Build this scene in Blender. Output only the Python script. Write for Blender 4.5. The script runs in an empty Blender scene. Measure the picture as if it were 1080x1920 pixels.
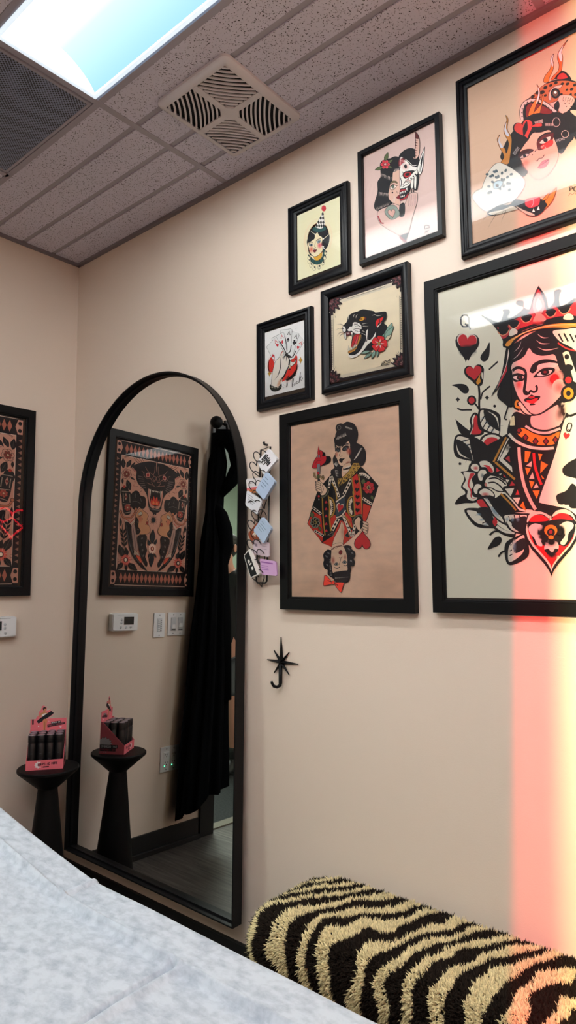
import bpy, bmesh, math, random
import numpy as np
from mathutils import Vector, Matrix, noise

SC = bpy.context.scene
COL = SC.collection
PI = math.pi

# ---------------------------------------------------------------- camera
YAW, PITCH, ROLL = 0.7039, 0.09911, -0.00645
FPX = 1248.53                                   # focal length in pixels of the 1080x1920 frame
CAM = Vector((2.64465, -1.63162, 1.27779))
_w = Vector((-math.sin(YAW)*math.cos(PITCH), math.cos(YAW)*math.cos(PITCH), math.sin(PITCH)))
_r0 = Vector((math.cos(YAW), math.sin(YAW), 0)); _u0 = _r0.cross(_w)
_r = math.cos(ROLL)*_r0 + math.sin(ROLL)*_u0
_u = -math.sin(ROLL)*_r0 + math.cos(ROLL)*_u0
cd = bpy.data.cameras.new('camera'); cam = bpy.data.objects.new('camera', cd); COL.objects.link(cam)
cam.matrix_world = Matrix(((_r.x, _u.x, -_w.x, CAM.x), (_r.y, _u.y, -_w.y, CAM.y), (_r.z, _u.z, -_w.z, CAM.z), (0, 0, 0, 1)))
cd.sensor_fit = 'VERTICAL'; cd.sensor_height = 36; cd.lens = 36*FPX/1920; cd.clip_start = 0.02
SC.camera = cam

# ---------------------------------------------------------------- world, lights, exposure
wd = bpy.data.worlds.new('world'); SC.world = wd; wd.use_nodes = True
wd.node_tree.nodes['Background'].inputs[0].default_value = (0.9, 0.85, 0.85, 1)
wd.node_tree.nodes['Background'].inputs[1].default_value = 0.15
SC.view_settings.view_transform = 'Standard'; SC.view_settings.look = 'None'
SC.view_settings.exposure = 0.07; SC.view_settings.gamma = 1; SC.view_settings.use_curve_mapping = False
SC.cycles.max_bounces = 10; SC.cycles.transparent_max_bounces = 24; SC.cycles.glossy_bounces = 8
SC.cycles.diffuse_bounces = 4; SC.cycles.sample_clamp_indirect = 6
SC.cycles.caustics_reflective = False

H = 2.7247                                      # ceiling height
X1, X2 = 0.9803, 2.1304                         # ceiling bars across the room
ST = 0.138                                      # width of one ceiling strip
LAMP_CENTRE, LAMP_FLANK = 22.0, 1.3            # emission of the ceiling lights
RIGHT, BACK = 4.15, -3.3                        # room extent

def area(name, loc, rot, sx, sy, power, colour, spread=PI):
    l = bpy.data.lights.new(name, 'AREA'); l.shape = 'RECTANGLE'; l.size = sx; l.size_y = sy; l.energy = power; l.color = colour; l.spread = spread
    o = bpy.data.objects.new(name, l); COL.objects.link(o); o.location = loc; o.rotation_euler = rot; return o
area('ceiling_fill_light', (2.7, -2.75, H-0.02), (0, 0, 0), 1.1, 0.3, 10, (1, .97, .96))  # added fill for the picture wall, no fixture hangs here
area('ceiling_fill_light', (1.55, -1.86, H-0.005), (0, 0, 0), 1.0, 0.2, 6, (1, .98, .97))
area('far_room_light', (-1.6, -2.2, H-0.05), (0, 0, 0), 1.2, 1.2, 160, (.92, 1, .9))

# added light above the camera that lays a colour-banded stripe; no lamp stands there
sp = bpy.data.lights.new('added_stripe_light', 'SPOT'); sp.energy = 260; sp.spot_size = math.radians(100); sp.spot_blend = 0.1; sp.shadow_soft_size = 0.004
spo = bpy.data.objects.new('added_stripe_light', sp); COL.objects.link(spo)
SPOT = CAM + Vector((0.0, 0.0, 0.16)); spo.location = SPOT
_e1 = (Vector((1.965, 0, .612)) - CAM).normalized(); _e2 = (Vector((2.05, 0, 2.30)) - CAM).normalized()
_n = _e1.cross(_e2).normalized()                # normal of the sheet through the band's left edge
if _n.dot(_r) < 0: _n = -_n
_ax = (_e1+_e2).normalized(); _up = _n.cross(_ax).normalized()
spo.matrix_world = Matrix(((_n.x, _up.x, -_ax.x, SPOT.x), (_n.y, _up.y, -_ax.y, SPOT.y), (_n.z, _up.z, -_ax.z, SPOT.z), (0, 0, 0, 1)))
sp.use_nodes = True
nt = sp.node_tree; em = nt.nodes['Emission']
tc = nt.nodes.new('ShaderNodeTexCoord'); sx_ = nt.nodes.new('ShaderNodeSeparateXYZ'); nt.links.new(tc.outputs['Normal'], sx_.inputs[0])
mr = nt.nodes.new('ShaderNodeMapRange'); mr.inputs['From Min'].default_value = -0.02; mr.inputs['From Max'].default_value = 0.16
nt.links.new(sx_.outputs['X'], mr.inputs['Value'])
rp = nt.nodes.new('ShaderNodeValToRGB'); nt.links.new(mr.outputs[0], rp.inputs[0]); nt.links.new(rp.outputs[0], em.inputs['Color'])
_cr = rp.color_ramp
for i, (p, c) in enumerate([(0.10, (0, 0, 0)), (0.17, (.48, .01, .012)), (0.36, (.5, .02, .02)), (0.43, (.62, .2, .1)), (0.50, (.66, .42, .18)), (0.60, (.8, .66, .4)), (0.75, (.9, .8, .6)), (1.0, (1, .9, .7))]):
    e = _cr.elements[i] if i < 2 else _cr.elements.new(p)
    e.position = p; e.color = (*c, 1)

# ---------------------------------------------------------------- helpers
def lin(h):
    h = h.lstrip('#'); v = [int(h[i:i+2], 16)/255 for i in (0, 2, 4)]
    return tuple(c/12.92 if c <= .04045 else ((c+.055)/1.055)**2.4 for c in v)

def mat(name, colour='808080', rough=.5, metal=0.0, spec=.5, bump=None, emit=None, estr=0, vary=None, coat=0):
    m = bpy.data.materials.new(name); m.use_nodes = True; nt = m.node_tree; b = nt.nodes['Principled BSDF']
    c = lin(colour) if isinstance(colour, str) else colour
    b.inputs['Base Color'].default_value = (*c, 1); b.inputs['Roughness'].default_value = rough
    b.inputs['Metallic'].default_value = metal; b.inputs['Specular IOR Level'].default_value = spec; b.inputs['Coat Weight'].default_value = coat
    if emit: b.inputs['Emission Color'].default_value = (*lin(emit), 1); b.inputs['Emission Strength'].default_value = estr
    t = nt.nodes.new('ShaderNodeTexCoord')
    if bump:                                    # (scale, strength, distance)
        n = nt.nodes.new('ShaderNodeTexNoise'); n.inputs['Scale'].default_value = bump[0]; n.inputs['Detail'].default_value = 3
        nt.links.new(t.outputs['Object'], n.inputs['Vector'])
        bp = nt.nodes.new('ShaderNodeBump'); bp.inputs['Strength'].default_value = bump[1]; bp.inputs['Distance'].default_value = bump[2]
        nt.links.new(n.outputs['Fac'], bp.inputs['Height']); nt.links.new(bp.outputs[0], b.inputs['Normal'])
    if vary:                                    # (scale, second colour, lo, hi)
        n = nt.nodes.new('ShaderNodeTexNoise'); n.inputs['Scale'].default_value = vary[0]; n.inputs['Detail'].default_value = 5
        nt.links.new(t.outputs['Object'], n.inputs['Vector'])
        r = nt.nodes.new('ShaderNodeValToRGB'); r.color_ramp.elements[0].position = vary[2]; r.color_ramp.elements[1].position = vary[3]
        r.color_ramp.elements[0].color = (*c, 1); r.color_ramp.elements[1].color = (*lin(vary[1]), 1)
        nt.links.new(n.outputs['Fac'], r.inputs[0]); nt.links.new(r.outputs[0], b.inputs['Base Color'])
    return m

def colmat(name, rough=.55, paper=None, spec=.3):
    """material that takes its colour and cover from the mesh attribute Col"""
    m = bpy.data.materials.new(name); m.use_nodes = True; nt = m.node_tree; b = nt.nodes['Principled BSDF']
    b.inputs['Roughness'].default_value = rough; b.inputs['Specular IOR Level'].default_value = spec
    a = nt.nodes.new('ShaderNodeAttribute'); a.attribute_name = 'Col'
    src = a.outputs['Color']
    if paper:                                   # mottled paper stock: (scale, amount)
        t = nt.nodes.new('ShaderNodeTexCoord'); n = nt.nodes.new('ShaderNodeTexNoise'); n.inputs['Scale'].default_value = paper[0]; n.inputs['Detail'].default_value = 6
        mp = nt.nodes.new('ShaderNodeMapping'); mp.inputs['Scale'].default_value = (1, 1, 2.2)
        nt.links.new(t.outputs['Object'], mp.inputs[0]); nt.links.new(mp.outputs[0], n.inputs['Vector'])
        mr = nt.nodes.new('ShaderNodeMapRange'); mr.inputs['From Min'].default_value = .3; mr.inputs['From Max'].default_value = .7
        mr.inputs['To Min'].default_value = 1-paper[1]; mr.inputs['To Max'].default_value = 1+paper[1]*.4
        nt.links.new(n.outputs['Fac'], mr.inputs[0])
        mx = nt.nodes.new('ShaderNodeVectorMath'); mx.operation = 'SCALE'
        nt.links.new(src, mx.inputs[0]); nt.links.new(mr.outputs[0], mx.inputs['Scale']); src = mx.outputs[0]
    nt.links.new(src, b.inputs['Base Color']); nt.links.new(a.outputs['Alpha'], b.inputs['Alpha'])
    return m

def bx(bm, c, s, rz=0, bev=0, mi=0, M=None):
    """box centred at c with size s"""
    r = bmesh.ops.create_cube(bm, size=1)
    vs = r['verts']
    T = Matrix.Translation(c) @ Matrix.Rotation(rz, 4, 'Z') @ Matrix.Diagonal((*s, 1))
    if M is not None: T = M @ T
    bmesh.ops.transform(bm, matrix=T, verts=vs)
    fs = list({f for v in vs for f in v.link_faces})
    for f in fs: f.material_index = mi
    if bev:
        es = list({e for v in vs for e in v.link_edges})
        bmesh.ops.bevel(bm, geom=es, offset=bev, segments=2, affect='EDGES', profile=.5)

def tube(bm, pts, r, n=8, closed=False, mi=0, rads=None):
    """round tube along points"""
    pts = [Vector(p) for p in pts]; N = len(pts); rings = []
    up = Vector((0, 0, 1))
    prev = None
    for i, p in enumerate(pts):
        a = pts[(i-1) % N] if (closed or i > 0) else p; b = pts[(i+1) % N] if (closed or i < N-1) else p
        t = (b-a).normalized()
        if prev is None:
            x = t.cross(up)
            if x.length < 1e-3: x = t.cross(Vector((1, 0, 0)))
            x.normalize()
        else:
            x = (prev - t*prev.dot(t))
            if x.length < 1e-6: x = t.orthogonal()
            x.normalize()
        prev = x; y = t.cross(x); rr = rads[i] if rads else r
        rings.append([bm.verts.new(p + x*math.cos(2*PI*k/n)*rr + y*math.sin(2*PI*k/n)*rr) for k in range(n)])
    for i in range(N if closed else N-1):
        A, B = rings[i], rings[(i+1) % N]
        for k in range(n):
            f = bm.faces.new((A[k], A[(k+1) % n], B[(k+1) % n], B[k])); f.material_index = mi; f.smooth = True
    if not closed:
        f = bm.faces.new(rings[0][::-1]); f.material_index = mi
        f = bm.faces.new(rings[-1]); f.material_index = mi

def lathe(bm, prof, c=(0, 0, 0), n=48, mi=0, axis='Z', smooth=True):
    """surface of revolution; prof = [(radius, height)...]"""
    rings = []
    for r, h in prof:
        ring = []
        for k in range(n):
            a = 2*PI*k/n
            if axis == 'Z': v = (r*math.cos(a), r*math.sin(a), h)
            elif axis == 'Y': v = (r*math.cos(a), h, r*math.sin(a))
            else: v = (h, r*math.cos(a), r*math.sin(a))
            ring.append(bm.verts.new(Vector(v)+Vector(c)))
        rings.append(ring)
    for A, B in zip(rings, rings[1:]):
        for k in range(n):
            f = bm.faces.new((A[k], A[(k+1) % n], B[(k+1) % n], B[k])); f.material_index = mi; f.smooth = smooth
    for ring in (rings[0], rings[-1]):
        f = bm.faces.new(ring); f.material_index = mi

def prism(bm, pts, y0, y1, mi=0, bev=0):
    """polygon in x-z extruded from y0 to y1"""
    A = [bm.verts.new((x, y0, z)) for x, z in pts]; B = [bm.verts.new((x, y1, z)) for x, z in pts]
    n = len(pts); fs = [bm.faces.new(A), bm.faces.new(B[::-1])]
    for k in range(n): fs.append(bm.faces.new((A[k], B[k], B[(k+1) % n], A[(k+1) % n])))
    for f in fs: f.material_index = mi

def obj(name, bm, m, parent=None, loc=None, rz=None, recalc=True, autosmooth=None):
    if recalc: bmesh.ops.recalc_face_normals(bm, faces=bm.faces)
    me = bpy.data.meshes.new(name); bm.to_mesh(me); bm.free()
    for q in (m if isinstance(m, (list, tuple)) else [m]): me.materials.append(q)
    if autosmooth:
        me.polygons.foreach_set('use_smooth', [True]*len(me.polygons)); me.set_sharp_from_angle(angle=autosmooth)
    o = bpy.data.objects.new(name, me); COL.objects.link(o)
    if parent: o.parent = parent
    if loc is not None: o.location = loc
    if rz is not None: o.rotation_euler = (0, 0, rz)
    return o

def tag(o, label, cat, group=None):
    o['label'] = label; o['category'] = cat
    if group: o['group'] = group
    return o
def thing(name, label, cat, loc=(0, 0, 0), rz=0, group=None):
    o = bpy.data.objects.new(name, None); o.empty_display_size = .05; COL.objects.link(o); o.location = loc; o.rotation_euler = (0, 0, rz)
    return tag(o, label, cat, group)
def struct(name, bm, m, parent=None, **k):
    o = obj(name, bm, m, parent, **k)
    if not parent: o['kind'] = 'structure'
    return o
BM = bmesh.new

# ---------------------------------------------------------------- materials of the room
M_wall = mat('beige_wall_paint', 'e1d2c3', .62, spec=.35, bump=(260, .22, .0012))
M_black = mat('black_paint', '07080a', .5, spec=.2)
M_base = mat('black_vinyl_baseboard', '0b0b0d', .5)
M_grid = mat('grey_ceiling_grid', 'a49ea8', .5)
M_green = mat('grey_green_wall_paint', 'bcc8b8', .6)
M_greentrim = mat('pale_green_trim', 'c9d4c0', .5)
M_white = mat('white_plastic', 'eceff2', .35)
M_dark = mat('dark_plastic', '15181a', .3)

def tile_material():
    m = bpy.data.materials.new('fissured_ceiling_tile'); m.use_nodes = True; nt = m.node_tree; b = nt.nodes['Principled BSDF']; b.inputs['Roughness'].default_value = .9
    t = nt.nodes.new('ShaderNodeTexCoord')
    n1 = nt.nodes.new('ShaderNodeTexNoise'); n1.inputs['Scale'].default_value = 230; n1.inputs['Detail'].default_value = 1.5; n1.inputs['Distortion'].default_value = .8
    v = nt.nodes.new('ShaderNodeTexVoronoi'); v.inputs['Scale'].default_value = 120; v.inputs['Randomness'].default_value = 1
    nt.links.new(t.outputs['Object'], n1.inputs['Vector']); nt.links.new(t.outputs['Object'], v.inputs['Vector'])
    r1 = nt.nodes.new('ShaderNodeValToRGB'); r1.color_ramp.elements[0].position = .645; r1.color_ramp.elements[1].position = .675
    r1.color_ramp.elements[0].color = (0, 0, 0, 1); r1.color_ramp.elements[1].color = (1, 1, 1, 1)
    nt.links.new(n1.outputs['Fac'], r1.inputs[0])
    r2 = nt.nodes.new('ShaderNodeValToRGB'); r2.color_ramp.elements[0].position = .15; r2.color_ramp.elements[1].position = .22
    r2.color_ramp.elements[0].color = (1, 1, 1, 1); r2.color_ramp.elements[1].color = (0, 0, 0, 1)
    nt.links.new(v.outputs['Distance'], r2.inputs[0])
    mx = nt.nodes.new('ShaderNodeMath'); mx.operation = 'MAXIMUM'
    nt.links.new(r1.outputs[0], mx.inputs[0]); nt.links.new(r2.outputs[0], mx.inputs[1])
    mix = nt.nodes.new('ShaderNodeMix'); mix.data_type = 'RGBA'; nt.links.new(mx.outputs[0], mix.inputs[0])
    mix.inputs[6].default_value = (*lin('d8d4e2'), 1); mix.inputs[7].default_value = (*lin('453e42'), 1)
    nt.links.new(mix.outputs[2], b.inputs['Base Color'])
    bp = nt.nodes.new('ShaderNodeBump'); bp.invert = True; bp.inputs['Distance'].default_value = .002; bp.inputs['Strength'].default_value = .6
    nt.links.new(mx.outputs[0], bp.inputs['Height']); nt.links.new(bp.outputs[0], b.inputs['Normal'])
    return m
M_tile = tile_material()

def plank_material():
    m = bpy.data.materials.new('grey_wood_plank'); m.use_nodes = True; nt = m.node_tree; b = nt.nodes['Principled BSDF']; b.inputs['Roughness'].default_value = .45
    t = nt.nodes.new('ShaderNodeTexCoord'); mp = nt.nodes.new('ShaderNodeMapping'); mp.inputs['Scale'].default_value = (5, 70, 1)
    nt.links.new(t.outputs['Object'], mp.inputs[0])
    n = nt.nodes.new('ShaderNodeTexNoise'); n.inputs['Scale'].default_value = 1.0; n.inputs['Detail'].default_value = 7; nt.links.new(mp.outputs[0], n.inputs['Vector'])
    r = nt.nodes.new('ShaderNodeValToRGB'); r.color_ramp.elements[0].position = .3; r.color_ramp.elements[1].position = .75
    r.color_ramp.elements[0].color = (*lin('2a2624'), 1); r.color_ramp.elements[1].color = (*lin('6b6560'), 1)
    nt.links.new(n.outputs['Fac'], r.inputs[0])
    br = nt.nodes.new('ShaderNodeTexBrick'); br.inputs['Scale'].default_value = 1; br.inputs['Brick Width'].default_value = 1.2; br.inputs['Row Height'].default_value = .16; br.inputs['Mortar Size'].default_value = .0015
    br.inputs['Color1'].default_value = (1, 1, 1, 1); br.inputs['Color2'].default_value = (.75, .75, .75, 1); br.inputs['Mortar'].default_value = (.35, .35, .35, 1)
    nt.links.new(t.outputs['Object'], br.inputs['Vector'])
    mx = nt.nodes.new('ShaderNodeMix'); mx.data_type = 'RGBA'; mx.blend_type = 'MULTIPLY'; mx.inputs[0].default_value = 1
    nt.links.new(r.outputs[0], mx.inputs[6]); nt.links.new(br.outputs['Color'], mx.inputs[7]); nt.links.new(mx.outputs[2], b.inputs['Base Color'])
    return m
M_plank = plank_material()
M_carpet = mat('dark_grey_carpet', '15191b', .95, bump=(300, .6, .003), vary=(90, '262b2d', .4, .6))

# ---------------------------------------------------------------- structure
DY0, DY1, DH = -0.95, -1.86, 2.1                # doorway in the left wall
bm = BM(); bx(bm, (RIGHT/2, BACK/2, -.05), (RIGHT+.2, -BACK+.2, .1)); struct('floor', bm, M_plank)
bm = BM(); bx(bm, (-1.76, -2.2, -.05), (3.32, 5.2, .1)); struct('floor_far_room', bm, M_carpet)
bm = BM(); bx(bm, (RIGHT/2, .06, H/2+.05), (RIGHT+.2, .12, H+.3)); struct('wall_right', bm, M_wall)
bm = BM()
bx(bm, (-.05, DY0/2+.0, H/2), (.1, -DY0, H)); bx(bm, (-.05, (DY1+BACK)/2, H/2), (.1, -(BACK-DY1), H)); bx(bm, (-.05, (DY0+DY1)/2, (DH+H)/2), (.1, DY0-DY1, H-DH))
struct('wall_left', bm, M_wall)
bm = BM(); bx(bm, (RIGHT+.05, BACK/2, H/2), (.1, -BACK, H)); struct('wall_far', bm, M_wall)
bm = BM(); bx(bm, (RIGHT/2, BACK-.05, H/2), (RIGHT+.2, .1, H)); struct('wall_back', bm, M_wall)
# far room shell
bm = BM(); bx(bm, (-3.45, -2.2, H/2), (.1, 5.2, H)); bx(bm, (-1.8, .45, H/2), (3.4, .1, H)); bx(bm, (-1.8, -4.85, H/2), (3.4, .1, H)); struct('wall_far_room', bm, M_green)
bm = BM(); bx(bm, (-1.8, -2.2, H+.05), (3.4, 5.2, .1)); struct('ceiling_far_room', bm, M_tile)
bm = BM(); bx(bm, (-3.385, -2.2, 1.86), (.03, 5.1, .1)); bx(bm, (-3.375, -2.2, 1.80), (.05, 5.1, .02)); struct('trim_6', bm, M_greentrim)

# ceiling: scored tile strips round the openings for lights and grille
bm = BM()
rows = []
def strip(xa, xb, ya, yb):
    c = .010
    bx(bm, ((xa+xb)/2, (ya+yb)/2, H+.006), (xb-xa-2*c, abs(yb-ya)-2*c, .012), bev=.0012)
L1 = (-4*ST-.008, -6*ST-.055); L2 = (-12*ST-.05, -14*ST-.07)
cols = [(-.17, X1), (X1, X2), (X2, X2+1.15), (X2+1.15, RIGHT+.05)]
for ci, (xa, xb) in enumerate(cols):
    y = 0.0
    for k in range(26):
        ya, yb = -k*ST, -(k+1)*ST
        if -yb > -BACK+.1: break
        xa2 = max(xa, 0.0)
        lamp = (k in (4, 5)) and ci in (1, 2) or (k in (12, 13)) and ci in (1, 2)
        if k in (4, 5, 6, 7) and ci == 0: strip(xa2, .415, ya, yb); continue
        if lamp: continue
        if ci in (1, 2) and k == 6: ya = L1[1]-.010
        if ci in (1, 2) and k == 11: yb = L2[0]+.010
        if ci in (1, 2) and k == 14: ya = L2[1]-.010
        strip(xa2, min(xb, RIGHT), ya, yb)
o = struct('ceiling', bm, M_tile)
bm = BM()                                       # plenum panel behind the strips, open above the lights
def pan(xa, xb, ya, yb): bx(bm, ((xa+xb)/2, (ya+yb)/2, H+.010), (xb-xa, abs(yb-ya), .012))
pan(-.0, RIGHT, 0, L1[0]); pan(-.0, X1, L1[0], BACK); pan(X1, RIGHT, L1[1], L2[0]); pan(X1, RIGHT, L2[1], BACK)
pan(X2+1.15, RIGHT, L1[0], L1[1]); pan(X2+1.15, RIGHT, L2[0], L2[1])
struct('trim_1', bm, M_grid)
bm = BM()                                       # crossing bars of the grid, flush with the tiles
for x in (X1, X2, X2+1.15): bx(bm, (x, BACK/2, H+.0026), (.022, -BACK, .008))
bx(bm, (.4175, -6*ST, H+.003), (.02, 4*ST, .008))
bx(bm, (RIGHT/2, -4*ST, H+.003), (RIGHT, .02, .008))
bx(bm, (X1+1.15, L1[1]-.01, H+.003), (2.3, .02, .008)); bx(bm, (X1/2, -8*ST, H+.003), (X1, .02, .008))
bx(bm, (X1+1.15, L2[0]+.01, H+.003), (2.3, .02, .008)); bx(bm, (X1+1.15, L2[1]-.01, H+.003), (2.3, .02, .008))
struct('trim_2', bm, M_grid)
M_edge = mat('grey_wall_angle', '7c757a', .5)
bm = BM(); bx(bm, (RIGHT/2, -.008, H-.001), (RIGHT, .016, .02)); bx(bm, (.008, BACK/2, H-.001), (.016, -BACK, .02)); struct('trim_3', bm, M_edge)

# baseboards
def baseboard(name, boxes):
    bm = BM()
    for c, s in boxes: bx(bm, c, s, bev=.002)
    struct(name, bm, M_base)
baseboard('baseboard_right', [((RIGHT/2, -.006, .055), (RIGHT, .012, .11)), ((RIGHT/2, -.012, .012), (RIGHT, .024, .024))])
baseboard('baseboard_left', [((.006, -.425, .05), (.012, .85, .1)), ((.012, -.425, .012), (.024, .85, .024))])
# doorway casing and lining
bm = BM()
for y in (DY0, DY1):
    s = 1 if y == DY0 else -1
    bx(bm, (.009, y+s*.047, DH/2+.03), (.018, .094, DH+.06), bev=.002)
    bx(bm, (-.05, y-s*.006, DH/2), (.1, .012, DH))
bx(bm, (.009, (DY0+DY1)/2, DH+.047), (.018, DY0-DY1, .094), bev=.002); bx(bm, (-.05, (DY0+DY1)/2, DH-.006), (.1, DY0-DY1, .012))
struct('trim_4', bm, mat('black_door_casing', '08090b', .4))
bm = BM(); bx(bm, (-.05, (DY0+DY1)/2, .003), (.06, DY0-DY1-.02, .008)); struct('trim_5', bm, mat('threshold_strip', '6e6a5e', .4))
# ---------------------------------------------------------------- ceiling lights
def lamp_material(name, y0, y1):
    m = bpy.data.materials.new(name); m.use_nodes = True; nt = m.node_tree; nt.nodes.clear()
    out = nt.nodes.new('ShaderNodeOutputMaterial'); e = nt.nodes.new('ShaderNodeEmission'); nt.links.new(e.outputs[0], out.inputs[0])
    t = nt.nodes.new('ShaderNodeTexCoord'); s = nt.nodes.new('ShaderNodeSeparateXYZ'); nt.links.new(t.outputs['Object'], s.inputs[0])
    mr = nt.nodes.new('ShaderNodeMapRange'); mr.inputs['From Min'].default_value = y1; mr.inputs['From Max'].default_value = y0; nt.links.new(s.outputs['Y'], mr.inputs[0])
    r = nt.nodes.new('ShaderNodeValToRGB'); nt.links.new(mr.outputs[0], r.inputs[0])
    g = nt.nodes.new('ShaderNodeValToRGB'); nt.links.new(mr.outputs[0], g.inputs[0])
    # from far flank, through the bright lens, to the near flank
    for ramp, L in ((r, [(0, (.9, .97, 1)), (.3, (1, .98, .94)), (.5, (1, .98, .94)), (.62, (.62, .87, 1)), (1, (.32, .62, .88))]),
                    (g, [(0, (.3,)*3), (.08, (1,)*3), (.26, (1,)*3), (.46, (.0,)*3), (1, (.0,)*3)])):
        cr = ramp.color_ramp
        for i, (p, c) in enumerate(L):
            el = cr.elements[i] if i < 2 else cr.elements.new(p)
            el.position = p; el.color = (*c, 1)
    nt.links.new(r.outputs[0], e.inputs[0])
    m2 = nt.nodes.new('ShaderNodeMapRange'); m2.inputs['To Min'].default_value = LAMP_FLANK; m2.inputs['To Max'].default_value = LAMP_CENTRE
    nt.links.new(g.outputs[0], m2.inputs[0]); nt.links.new(m2.outputs[0], e.inputs['Strength'])
    return m
M_lampw = mat('glowing_white_enamel', 'e8eef2', .4, emit='dff2ff', estr=.8)  # lamplight on the fixture's frame put in as emission
M_endplate = mat('lit_end_plate', 'f4f6f8', .5, emit='f2f8ff', estr=2.2)
def troffer(xa, xb, ya, yb, label):
    """recessed vaulted ceiling light; ya is the side nearer the picture wall"""
    L, w = xb-xa, ya-yb
    t = thing('ceiling_light', label, 'ceiling light', ((xa+xb)/2, (ya+yb)/2, H), 0, 'recessed ceiling lights')
    bm = BM(); n = 24
    prof = [(w/2-.012 - (w-.024)*k/n, .002+.075*math.sin(PI*k/n)**.75) for k in range(n+1)]
    rows = [[bm.verts.new((x, y, z)) for y, z in prof] for x in (-L/2+.014, L/2-.014)]
    for k in range(n):
        f = bm.faces.new((rows[0][k], rows[0][k+1], rows[1][k+1], rows[1][k])); f.smooth = True
    obj('diffuser', bm, lamp_material('lit_diffuser', w/2, -w/2), t)
    for s in (-1, 1):
        bm = BM(); vs = [bm.verts.new((s*(L/2-.014), y, z)) for y, z in prof]; bm.faces.new(vs)
        obj('end_plate', bm, M_endplate, t)
    bm = BM()
    for s in (-1, 1):
        bx(bm, (s*(L/2-.007), 0, -.001), (.012, w, .008)); bx(bm, (0, s*(w/2-.006), -.001), (L-.026, .012, .008))
    obj('frame', bm, M_lampw, t)
    return t
troffer(X1+.012, X2-.012, L1[0]-.012, L1[1], 'bright recessed ceiling light nearest the corner above the mirror')
troffer(X2+.012, X2+1.138, L1[0]-.012, L1[1], 'recessed ceiling light over the gallery wall, beyond the first one')
troffer(X1+.012, X2-.012, L2[0], L2[1], 'recessed ceiling light in the middle of the room')
troffer(X2+.012, X2+1.138, L2[0], L2[1], 'recessed ceiling light above the treatment bed')

# perforated return grille
def perf_material():
    m = bpy.data.materials.new('perforated_metal'); m.use_nodes = True; nt = m.node_tree; b = nt.nodes['Principled BSDF']; b.inputs['Roughness'].default_value = .55
    t = nt.nodes.new('ShaderNodeTexCoord'); mp = nt.nodes.new('ShaderNodeMapping'); mp.inputs['Rotation'].default_value = (0, 0, PI/4); mp.inputs['Scale'].default_value = (130, 130, 130)
    v = nt.nodes.new('ShaderNodeTexVoronoi'); v.inputs['Scale'].default_value = 1; v.inputs['Randomness'].default_value = 0; v.voronoi_dimensions = '2D'
    nt.links.new(t.outputs['Object'], mp.inputs[0]); nt.links.new(mp.outputs[0], v.inputs['Vector'])
    r = nt.nodes.new('ShaderNodeValToRGB'); r.color_ramp.elements[0].position = .3; r.color_ramp.elements[1].position = .42
    r.color_ramp.elements[0].color = (*lin('17191f'), 1); r.color_ramp.elements[1].color = (*lin('8b95ae'), 1)
    nt.links.new(v.outputs['Distance'], r.inputs[0]); nt.links.new(r.outputs[0], b.inputs['Base Color'])
    return m
t = thing('return_air_grille', 'dark perforated metal air return panel in the ceiling by the light', 'air vent', (.698, -6*ST, H))
bm = BM(); bx(bm, (0, 0, .0012), (.508, .508, .004)); obj('perforated_panel', bm, perf_material(), t)
bm = BM()
for s in (-1, 1): bx(bm, (s*.2585, 0, .001), (.009, .526, .006)); bx(bm, (0, s*.2585, .001), (.508, .009, .006))
obj('frame', bm, M_grid, t)

# square exhaust fan cover with four slatted quadrants
t = thing('exhaust_vent', 'square white plastic exhaust fan cover with four slatted quadrants', 'air vent', (1.267, -.274, H))
M_vent = mat('aged_white_plastic', 'd6d0d2', .45)
hw, hd = .152, .170
bm = BM()
def rrect(w, d, r, n=6):
    P = []
    for cx, cy, a0 in ((w-r, d-r, 0), (-w+r, d-r, PI/2), (-w+r, -d+r, PI), (w-r, -d+r, 1.5*PI)):
        P += [(cx+r*math.cos(a0+PI/2*k/n), cy+r*math.sin(a0+PI/2*k/n)) for k in range(n+1)]
    return P
rings = []
for ins, z in ((0, 0), (0, -.008), (.006, -.014), (.02, -.017), (.024, -.017)):
    rings.append([bm.verts.new((x, y, z)) for x, y in rrect(hw-ins, hd-ins, max(.022-ins, .004))])
for A, B in zip(rings, rings[1:]):
    for k in range(len(A)): bm.faces.new((A[k], A[(k+1) % len(A)], B[(k+1) % len(A)], B[k])).smooth = True
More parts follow.
